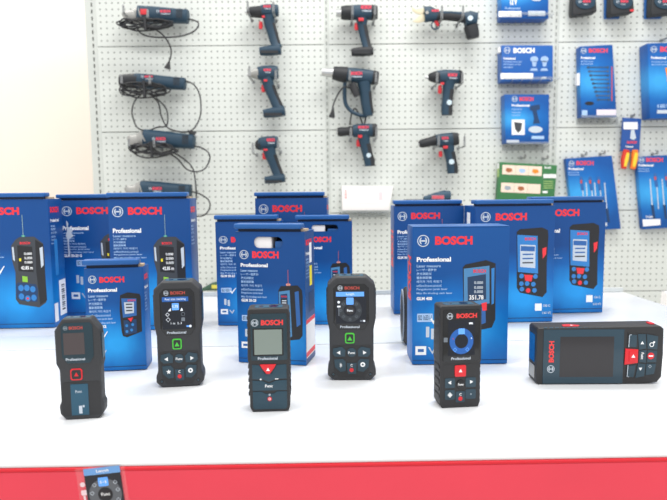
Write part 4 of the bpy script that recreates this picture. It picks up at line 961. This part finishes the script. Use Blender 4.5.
grinder('topmost corded grinder at the left with a red switch and silver guard', (139, 7.2, 188, 24, 2), (124.5, 10, 142, 23.5),
    [[(188, 19, 0), (194, 20.5, 1), (199, 24, 2), (196, 31, 3), (185, 36.5, 4), (169, 38.7, 5), (152, 38, 5), (143, 35, 6), (139, 29, 8)], [(147.5, 28, 8), (158, 32, 9), (166, 38, 7), (171.5, 48, 4), (171.5, 56, 2), (169.7, 62, 2)]],
    (123.6, 21, 176, 33.5), (169.8, 62, 168, 68.5), (162.5, 12.3, 172.5, 15), ((133, 21, 'wire hook at the guard of the topmost grinder'), (156, 26, 'wire hook under the handle of the topmost grinder')), switch=(143, 11.5, 149.5, 17), name='angle_grinder')
grinder('corded grinder second from top at the left, black gear head, two hanging cable loops', (136, 75, 185, 90, 3), (120.5, 74, 138, 88),
    [[(185, 81, 0), (193, 84, 1), (199, 92, 2), (201.3, 104, 2), (200.5, 117, 2), (195, 128, 2), (188, 132, 2), (180, 132, 2), (168, 127.6, 2), (162, 116, 3), (160, 104, 5), (153, 96, 8)], [(146, 94, 9), (137, 101, 5), (133, 111, 3), (134.5, 121, 2), (139, 128.5, 2), (148, 130.7, 2), (158, 127.5, 2), (167, 126, 2), (168.5, 116, 3), (166, 107, 4), (158, 99, 7)]],
    (124, 84, 173, 99), (188, 131, 194.5, 134.5), (147, 76.8, 155, 79), ((131, 88.5, 'wire hook under the black gear head of the second grinder'), (158, 89, 'wire hook under the handle of the second grinder')), metalfront=False, name='rotary_grinder')
grinder('corded grinder third from top at the left with its cable bundled beneath', (145, 131, 194, 149, 3.5), (129.6, 133.5, 146, 148.5),
    [[(194, 146, 0), (202, 148, 1), (209, 153, 2), (210, 160, 2), (205, 169, 2), (196, 171.8, 2), (187, 169, 3), (180, 160, 6), (172, 154, 8)], [(176, 153, 8), (186, 160, 4), (193, 168, 2), (195.7, 180, 2), (196.6, 193, 2), (196.7, 200, 2)]],
    (133, 143.5, 179, 158), None, (158.5, 138, 168, 141), ((138, 149, 'wire hook at the guard of the third grinder'), (162, 150, 'wire hook under the handle of the third grinder')), name='angle_grinder')
grinder('lowest corded grinder at the left, half hidden behind the blue boxes', (142, 181.5, 190.5, 199, 2), (127, 184, 143.5, 198),
    [[(190, 191, 0), (200, 194, 1), (208, 199, 2), (210.5, 205, 2), (208, 212, 2), (202, 216, 2), (192, 216, 2)]],
    None, None, (155, 187, 164, 190), ((150, 199.5, 'wire hook under the lowest grinder'),), name='angle_grinder')
# grinder behind the right centre box
t, f = bthing('multi_cutter', 'dark cutting tool lying low behind the box at centre right, only its back showing', 'power tool', 430, 196, .05)
f.loft('motor_housing', bar([(424, 199), (436, 196.5), (444, 195.5), (450, 195.5)], [2.5, 4, 5.2, 4.6], [4, 5, 5.5, 5], .8), tool_blue2)
f.loft('underside', [(404, 200.8, 1.4, 3), (425, 201, 1.8, 4), (450, 200.5, 2.2, 4.5)], tool_black)
pl = f.rect('name_plate', 431, 195.3, 443, 199, 3, 5.6, mat('label_pink', 'C9808A', .5)); f.text('brand_lettering', 'BOSCH', 432, 442, 196, 198.4, mat('label_red', 'E2445A', .5), .05, 5.8, parent=pl)
hook(415, 203, 'wire hook under the cutting tool behind the centre right box', off=.05, drop=4)

# ------- packs
def pack(label, quad_, dep, name='boxed_set', cat='box', m=carton_pk, off=0.0, bev=.4):
    """quad_: photo px TL,TR,BR,BL of the front face; dep: thickness in px"""
    us = [q[0] for q in quad_]; vs = [q[1] for q in quad_]
    cu, cv = sum(us)/4, sum(vs)/4
    s_ = YB/FPX
    t, f = bthing(name, label, cat, cu, cv, dep*s_ + .004 + off)
    f.poly('carton', quad_, -dep, 0, m, bev=bev)
    return t, f
def brandrow(f, lc, lv, lr, u0, u1, v0, v1, m=None, h=.15):
    f.logo(lc, lv, lr, silver_p, h); f.text('brand_lettering', 'BOSCH', u0, u1, v0, v1, m or mat('label_red', 'E2445A', .5), .05, h)
def tray(u0, u1, v, dep, label, hgt=1.8):
    t, f = bthing('clear_tray', label, 'shelf tray', (u0+u1)/2, v, .002, 'clear plastic trays on the pegboard')
    f.rect('tray_floor', u0, v, u1, v+.6, 0, dep+3, clearp)
    f.rect('tray_lip', u0, v-hgt, u1, v+.6, dep+2.6, dep+3.1, clearp)
    f.rect('tray_back', u0, v+.6, u1, v+6, 0, .4, clearp)
    f.tubes('tray_rib', [[(u0+k*(u1-u0)/6, v+1, dep+3), (u0+k*(u1-u0)/6+1, v+4.5, 1)] for k in range(1, 6)], .35, wire_m, smooth=False, n=5)
# topmost pack (bulb pack top), cut by the frame
t, f = pack('bright blue carton at the top edge of the photo, left of the tape measures', [(501.5, -32), (548.5, -32), (548.5, 18.5), (501.5, 18.5)], 16, m=carton_pk)
f.rect('white_label', 498.5, 11.2, 521.5, 17, .1, .3, white_p); f.rect('white_mark', 528, 11, 545, 16, .1, .3, silver_p)
f.text('white_lettering', '12 V', 510, 517, -1, 5, white_p, .05, .3); f.text('series_lettering', 'Professional', 505, 520, 7, 9.4, lblue_p, .02, .3); f.text('brand_lettering', 'BOSCH', 513, 534, -28, -22, white_p, .05, .3)
f.poly('picture_lamp', [(528, -4), (545, -4), (540, 1), (533, 1)], .1, .3, silver_p)
tray(497, 547, 19.6, 16, 'clear plastic tray under the bright blue carton at the top edge')
t, f = pack('landscape blue carton with two white lamp drawings, directly below the topmost one', [(501.8, 45.3), (553, 45.3), (553, 81), (501.8, 81)], 16, m=mat('pack_blue', '0C5AAC', .4, noise=.05, scale=20))
brandrow(f, 507.2, 50.3, 3.3, 513.4, 534.6, 47.8, 53.2, white_p)
f.text('series_lettering', 'Professional', 503.5, 515.5, 57.3, 59.6, white_p, .04)
for i in range(3): f.text('description_line', LINES[[6, 7, 0][i]], 503.5, (522, 521, 513)[i], 61+i*2.6, 62.8+i*2.6, lblue_p, .02)
for u in (534.2, 544.5):
    lp = f.polys('lamp_drawing', [circ(u, 59.2, 4, 16, 3), [(u-2.6, 61), (u+2.6, 61), (u+1.5, 66.5), (u-1.5, 66.5)], [(u-4.3, 70.8), (u-3, 68.3), (u+2.4, 68.3), (u+3.6, 70.8)]], .1, .25, mat('drawing_blue', '9DB9E0', .5))
f.rect('white_label', 500.5, 73.2, 533, 79, .1, .35, white_p); f.rect('white_mark', 541.5, 76.8, 546, 78.6, .1, .3, silver_p)
f.rect('side_patch', 499, 47, 501, 52, -8, -1, white_p)
tray(498, 553, 82.2, 16, 'clear plastic tray under the lamp carton')
t, f = pack('portrait blue carton picturing a nail gun, below the lamp carton', [(504.5, 94.3), (549.2, 94.3), (549, 143.3), (505.5, 143.3)], 14, m=carton_pk)
brandrow(f, 514.6, 99, 2.9, 519.3, 533.6, 97, 101)
f.text('series_lettering', 'Professional', 511.8, 529.5, 104.2, 106.6, white_p, .04)
for i in range(3): f.text('description_line', LINES[6], 511.8, 522-i, 108.5+i*3, 110.4+i*3, lblue_p, .02)
f.poly('tool_picture', [(530, 106), (539.5, 104.5), (540, 109), (536.5, 110.5), (538.5, 119), (540, 123), (533, 124), (534, 119), (532.5, 111), (530, 110)], .1, .25, navy_p)
f.rect('photo_inset', 511.7, 119.6, 524.6, 134.8, .1, .25, white_p); f.poly('photo_inset', [(514, 122), (522, 123), (521, 130), (518, 133), (515, 129)], .25, .4, dgrey_p)
f.poly('white_glow_picture', circ(535.5, 129.5, 7, 18, 3.4), .1, .25, silver_p); f.rect('white_mark', 506.5, 140, 519, 142.6, .1, .3, silver_p); f.rect('white_mark', 531.5, 136, 544, 139, .1, .3, lblue_p)  # the pale oval is a round white glow painted flat on the front
tray(502, 549, 144.8, 14, 'clear plastic tray under the nail gun carton')
# tape measures
def tape(label, u0, u1, card=False):
    t, f = bthing('tape_measure', label, 'tape measure', (u0+u1)/2, 5, .035)
    w = u1-u0
    if card: f.rect('backing_card', u0-1, -12, u0+w*.6, 17, -7, -6, mblue_p)
    f.poly('case', [(u0+1, -8), (u0+w*.7, -9), (u1-1, -2), (u1, 12), (u1-1, 14), (u0+1, 17), (u0, 14)], -5.5, 5.5, tool_black, bev=1.4, seg=3)
    f.poly('side_panel', circ(u0+w*.52, 3.5, w*.42, 22, 7.5), 5.5, 6.3, tool_blue, bev=.4)
    pl = f.logo(u0+w*.28, 3.8, 1.5, silver_p, 6.5); f.text('brand_lettering', 'BOSCH', u0+w*.4, u0+w*.72, 2, 4.6, mat('label_red', 'E2445A', .5), .06, 6.5, )
    f.text('series_lettering', 'Professional', u0+w*.42, u0+w*.6, 5.6, 7, silver_p, .03, 6.5)
    f.rect('tape_slot', u1-4.5, 11.2, u1-.6, 13.3, 4.6, 6.2, lab_red if card else rubber2, bev=.2)
    hook((u0+u1)/2, -12, {570: 'wire hook above the first tape measure', 608: 'wire hook above the second tape measure', 648: 'wire hook above the last tape measure'}[int(u0)], off=.035, drop=2)
tape('tape measure at the top, the one above the wrench set', 570.5, 594.5)
tape('tape measure at the top on a blue card, with a red slot at its corner', 608, 631.5, True)
tape('tape measure at the top right corner, cut by the frame edge', 648.5, 675, True)
# wrench set
t, f = pack('tall blue box picturing a row of stacked wrenches, hanging slightly tilted', [(580, 46.3), (612.6, 44.6), (616.7, 117), (581, 117.6)], 10, name='wrench_set_box')
brandrow(f, 583.6, 50.8, 2.9, 588.8, 607.6, 48.4, 52.7)
f.text('series_lettering', 'Professional', 580.8, 595, 56.6, 59, white_p, .04)
for i in range(2): f.text('description_line', LINES[7-i], 581, 593, 60.6+i*2.6, 62.4+i*2.6, lblue_p, .02)
for i in range(9):
    v = 67.3 + i*4.05; a_ = 587 + i*1.25; b_ = 608.5 + i*.15
    f.polys('wrench_picture', [rrect(a_+2, v-.55, b_-2, v+.55), circ(a_+1.2, v, 1.6, 10, 1.3), circ(b_-1, v, 1.5, 10, 1.2)], .1, .22, mat('wrench_print', '3E5C80', .4) if i % 2 else mat('wrench_print2', '31506F', .4))
f.rect('red_print_line', 611.3, 66.5, 612.3, 101, .1, .2, dkred_p); f.poly('black_oval', circ(589.3, 103.4, 4.6, 16, 1.8), .1, .25, black_p)
f.rect('white_label', 596.5, 109.6, 616, 115.2, .1, .3, mat('pinkish_white', 'E4DDEA', .5)); f.rect('light_square', 581.8, 110.2, 587.2, 115.6, .1, .3, lblue_p)
f.rect('side_patch', 577.6, 73, 580.2, 85, -7, -1, white_p)
tray(576, 618, 118.6, 10, 'clear plastic tray under the wrench set box')
# big box right edge
t, f = pack('large blue box cut by the right frame edge, level with the wrench set box', [(647.5, 43.3), (692, 42), (694, 117.5), (650, 118.5)], 16, name='product_box')
brandrow(f, 653.8, 49.3, 3.3, 660, 684, 46.5, 52)
f.text('series_lettering', 'Professional', 651, 666, 56.5, 59, white_p, .04)
for i in range(2): f.text('description_line', LINES[6+i], 651.5, 668, 61+i*2.7, 62.9+i*2.7, lblue_p, .02)
f.poly('orange_picture', [(665, 68), (676, 66), (676, 100), (669, 96), (667, 78)], .1, .3, orange_p); f.text('white_lettering', '4 600 W', 657, 670, 104, 108, lblue_p, .03); f.rect('white_mark', 657, 110, 676, 113.5, .1, .3, silver_p)
sl = F(t, f.pt(647.5, 118, -16), (0, -1, 0), (0, 0, 1), f.s, f.s, 0, 118)
sl.rect('side_patch', 3, 55, 12, 66, .1, 1.2, white_p)
hook(661, 40.5, 'wire hook over the large box at the right edge', off=.025, drop=3)
# pliers card
t, f = pack('small pliers pack with orange and red handles sticking out below a blue card', [(623, 117.6), (641.5, 118.6), (639.5, 152), (620.8, 151)], 2, name='pliers_pack', cat='tool pack', m=mat('card_blue', '1D4F9A', .4, noise=.05, scale=30), off=.012)
f.rect('white_label', 623.3, 122.2, 637.5, 129.3, .1, .4, white_p); f.poly('tool_picture', [(631, 130), (634, 129.6), (636, 138), (633.5, 140), (630, 138.5)], .1, .3, silver_p)
f.text('brand_lettering', 'BOSCH', 627, 636.5, 141, 143.6, mat('label_red', 'E2445A', .5), .05, .3)
f.text('series_lettering', 'Professional', 625.5, 633, 145.6, 147.6, white_p, .03, .3)
orng = mat('handle_orange', 'EF7A22', .5, noise=.05); yel = mat('handle_yellow', 'F6CE3A', .5, noise=.05); rdd = mat('handle_red', 'CF3522', .5, noise=.05)
for q, (a_, b_) in enumerate((((626.5, 150), (623.8, 168.5)), ((634.8, 150), (632.6, 168.8)))):
    k = f.loft('pliers_handle', bar([a_, ((a_[0]+b_[0])/2+(-1 if q == 0 else 1), (a_[1]+b_[1])/2), b_], [3, 3.3, 2.6], [2.2, 2.4, 2], .7), orng if q else rdd)
    f.loft('grip_inlay', [(a_[0]+.6, a_[1]+3, 1.6, 1, 1.8), ((a_[0]+b_[0])/2+.6, (a_[1]+b_[1])/2, 2, 1, 2), (b_[0]+.3, b_[1]-2, 1.4, 1, 1.6)], yel, parent=k)
hook(631.5, 116.2, 'wire hook carrying the pliers pack', off=.006, drop=2)
# green box
t, f = pack('green and white picture box with six photos, behind the right hand blue cartons', [(500.3, 162), (557.3, 165.3), (554, 202), (497.3, 200)], 9, name='garden_tool_box', m=leaf_p)
for r_ in range(2):
    for c_ in range(3):
        u = 502.5 + c_*13.2 - r_*1.3; v = 164.8 + c_*.6 + r_*17.8
        ph = f.poly('photo_print', [(u, v), (u+13, v+.5), (u+12.6, v+10), (u-.4, v+9.4)], .1, .2, beige_p)
        f.poly('photo_subject', [(u+4, v+3), (u+9, v+3.6), (u+10, v+6.5), (u+6, v+7.8), (u+3, v+6)], .25, .25, (brown_p, lblue_p, orange_p, grey_p, brown_p, beige_p)[r_*3+c_], parent=ph)
f.rect('white_strip', 543.3, 174.2, 556, 178, .1, .3, white_p); f.text('white_lettering', 'Bosch', 544.5, 551, 166.3, 168.6, white_p, .03, .3); f.rect('white_mark', 542.5, 191, 547.5, 193, .1, .3, white_p)
for r_ in range(4): f.rect('text_line', 543.5, 181+r_*2.2, 553, 181.7+r_*2.2, .1, .2, lleaf_p)
sl = F(t, f.pt(499, 201, -9), (0, -1, 0), (0, 0, 1), f.s, f.s, 0, 201)
sl.poly('side_print', [(1, 198), (8.6, 198), (8.6, 166), (1, 166)], .1, .3, lleaf_p); sl.rect('white_label', 1.5, 163.5, 8.4, 169, .3, .5, white_p)
hook(521, 158, 'wire hook above the green box, left one', off=.02, drop=3); hook(543, 159, 'wire hook above the green box, right one', off=.02, drop=3)
# screwdriver sets
def driver_set(label, quad_, lc, lu, xs_, v0, cut=False):
    t, f = pack(label, quad_, 7, name='screwdriver_set_box')
    brandrow(f, lc[0], lc[1], 2.9, lu[0], lu[1], lu[2], lu[3])
    f.text('series_lettering', 'Professional', lc[0]-3, lc[0]+12, lc[1]+4, lc[1]+6.4, white_p, .04)
    for i in range(2): f.text('description_line', LINES[7-i], lc[0]-3, lc[0]+8, lc[1]+8+i*2.4, lc[1]+9.7+i*2.4, lblue_p, .02)
    for i, (u, kind_) in enumerate(xs_):
        sh_ = lambda v: (v-v0)*.09
        if kind_:
            o = f.polys('screwdriver_picture', [[(u-1.7, v0+2), (u-1, v0), (u+1, v0), (u+1.7, v0+2), (u+1.9+sh_(v0+14), v0+14), (u-1.2+sh_(v0+14), v0+14)], ], .1, .2, mblue_p)
            f.poly('handle_print', [(u-.9, v0+3.5), (u+.9, v0+3.5), (u+1.1, v0+7), (u-.7, v0+7)], .25, .25, dkred_p, parent=o)
            f.poly('shaft_print', [(u+.1+1.2, v0+14), (u+1.1+1.2, v0+14), (u+3.9, v0+36), (u+2.9, v0+36)], .25, .25, silver_p, parent=o)
        else:
            o = f.poly('screwdriver_picture', [(u-.5, v0+6), (u+.5, v0+6), (u+2.6, v0+32), (u+1.4, v0+32)], .1, .2, silver_p)
            f.poly('handle_print', [(u+.6, v0+32), (u+3.6, v0+32), (u+5.4, v0+46), (u+3, v0+46)], .25, .25, navy_p, parent=o)
    return t, f
t, f = driver_set('blue screwdriver set box hanging above the rightmost carton of the row', [(565.8, 158.6), (612, 155.5), (621, 228.8), (574.5, 231)], (571.4, 163.6), (576.2, 593.6, 160.8, 165.2), [(581, 1), (590, 1), (598.5, 1), (586, 0), (594.5, 0), (604.5, 0)], 176.5)
f.rect('white_mark', 601, 222.5, 607, 226, .1, .3, silver_p)
hook(582, 155.2, 'wire hook above the screwdriver set box, left one', off=.015, drop=3); hook(600, 154, 'wire hook above the screwdriver set box, right one', off=.015, drop=3)
t, f = driver_set('blue screwdriver set box cut by the right edge, white corner label at its bottom left', [(637, 156.8), (695, 153.5), (701, 226), (643, 229.4)], (641.4, 160), (646, 663, 157.6, 162), [(650, 0), (655, 1), (662, 0), (666, 1), (674, 0)], 173)
f.poly('white_label', [(642.4, 219.5), (660, 219), (660.5, 225), (643, 226.4)], .1, .35, white_p); f.text('model_lettering', 'Insulated', 646, 654, 215.4, 217.6, white_p, .02)
hook(652, 154, 'wire hook above the screwdriver box at the right edge', off=.015, drop=3)
# white carton
t, f = pack('plain white carton with faint red lettering on the board, between the drill and the boxes', [(341.8, 185.7), (393.2, 186.2), (389, 210.2), (342.2, 210.4)], 13, name='white_carton', m=carton_w)
f.text('faint_lettering', 'BOSCH', 344.8, 346.8, 190, 198.5, mat('faint_red', 'F0B0B0', .5), .04, .2, rot=90)
f.tubes('faint_line', [[(358, 191.5, .1), (378, 191.3, .1)], [(360, 197, .1), (376, 197, .1)], [(358, 203, .1), (378, 203, .1)]], .15, mat('faint_pink', 'EADADF', .5), smooth=False, n=4)
f.rect('faint_block', 379, 192, 382.5, 200, .05, .15, mat('faint_pink', 'EADADF', .5))
tray(339, 391, 211.6, 13, 'clear plastic tray under the white carton')
# low garden shears behind the boxes
t, f = bthing('garden_shears', 'dark green tool with a yellow patch low on the board beside the slim left box', 'garden tool', 214, 289, .03)
f.loft('tool_body', [(201, 290, 1.2, 2), (206, 288.5, 2.2, 3), (213, 286.5, 4, 4), (222, 285.5, 5, 4), (234, 287, 4, 3)], mat('dark_green', '3C5E4C', .5, noise=.1))
f.rect('yellow_patch', 212.4, 284.3, 219, 288, 3, 4.3, mat('patch_yellow', 'D9CF5A', .5), bev=.3)
hook(224, 290, 'wire hook under the dark green tool', off=.03, drop=3)
# white bag at the lower right behind the table
t = thing('white_paper_bag', 'white paper bag standing behind the table at the right edge', 'bag', (onplane(680, 320, 1.75).x, 1.75, 0))
b0 = onplane(668, 293, 1.75).z
bm = bmesh.new()
x_l, x_r = onplane(660, 310, 1.75).x - t.location.x, .16
vsb = [bm.verts.new(q) for q in ((x_l-.015, -.06, 0), (x_r, -.06, 0), (x_r, .06, 0), (x_l-.015, .06, 0), (x_l+.022, -.035, b0), (x_r, -.035, b0), (x_r, .035, b0), (x_l+.022, .035, b0))]
for q in ((0, 1, 5, 4), (1, 2, 6, 5), (2, 3, 7, 6), (3, 0, 4, 7), (4, 5, 6, 7), (3, 2, 1, 0)): bm.faces.new([vsb[i] for i in q])
bevel(bm, .003, 2); obj('bag_body', bm, carton_w, t, True)
bm = bmesh.new(); tube_bm(bm, [(x_l+.07, -.036, b0-.03), (x_l+.075, -.04, b0+.004), (x_l+.11, -.04, b0+.012), (x_l+.145, -.04, b0+.004), (x_l+.15, -.036, b0-.03)], .002); obj('bag_handle', bm, carton_w, t, True)

# ------------------------------------------------------------------ light
w = bpy.data.worlds.new('world'); C.world = w; w.use_nodes = True
bg = w.node_tree.nodes['Background']; bg.inputs[0].default_value = (1, .985, .97, 1); bg.inputs[1].default_value = .9
def area(name, loc, size, sy, power, target=None, col=(1, .98, .95)):
    l = bpy.data.lights.new(name, 'AREA'); l.shape = 'RECTANGLE'; l.size = size; l.size_y = sy; l.energy = power; l.color = col
    o = bpy.data.objects.new(name, l); COL.objects.link(o); o.location = loc
    d = Vector(target or (loc[0], loc[1], 0)) - Vector(loc); o.rotation_euler = d.to_track_quat('-Z', 'Y').to_euler()
area('ceiling_lamp', (.5, 1.25, 2.9), 1.2, .4, 29)
area('ceiling_lamp', (-.9, .2, 2.9), 1.2, .4, 20)
area('ceiling_lamp', (.9, -.6, 2.9), 1.2, .4, 20)
area('ceiling_lamp', (-1.6, 2.2, 2.9), 1.0, .4, 18)
vs_ = C.view_settings; vs_.view_transform = 'Standard'; vs_.look = 'None'; vs_.gamma = 1; vs_.use_curve_mapping = False; vs_.exposure = 0.1
C.cycles.use_denoising = True if hasattr(C, 'cycles') else None
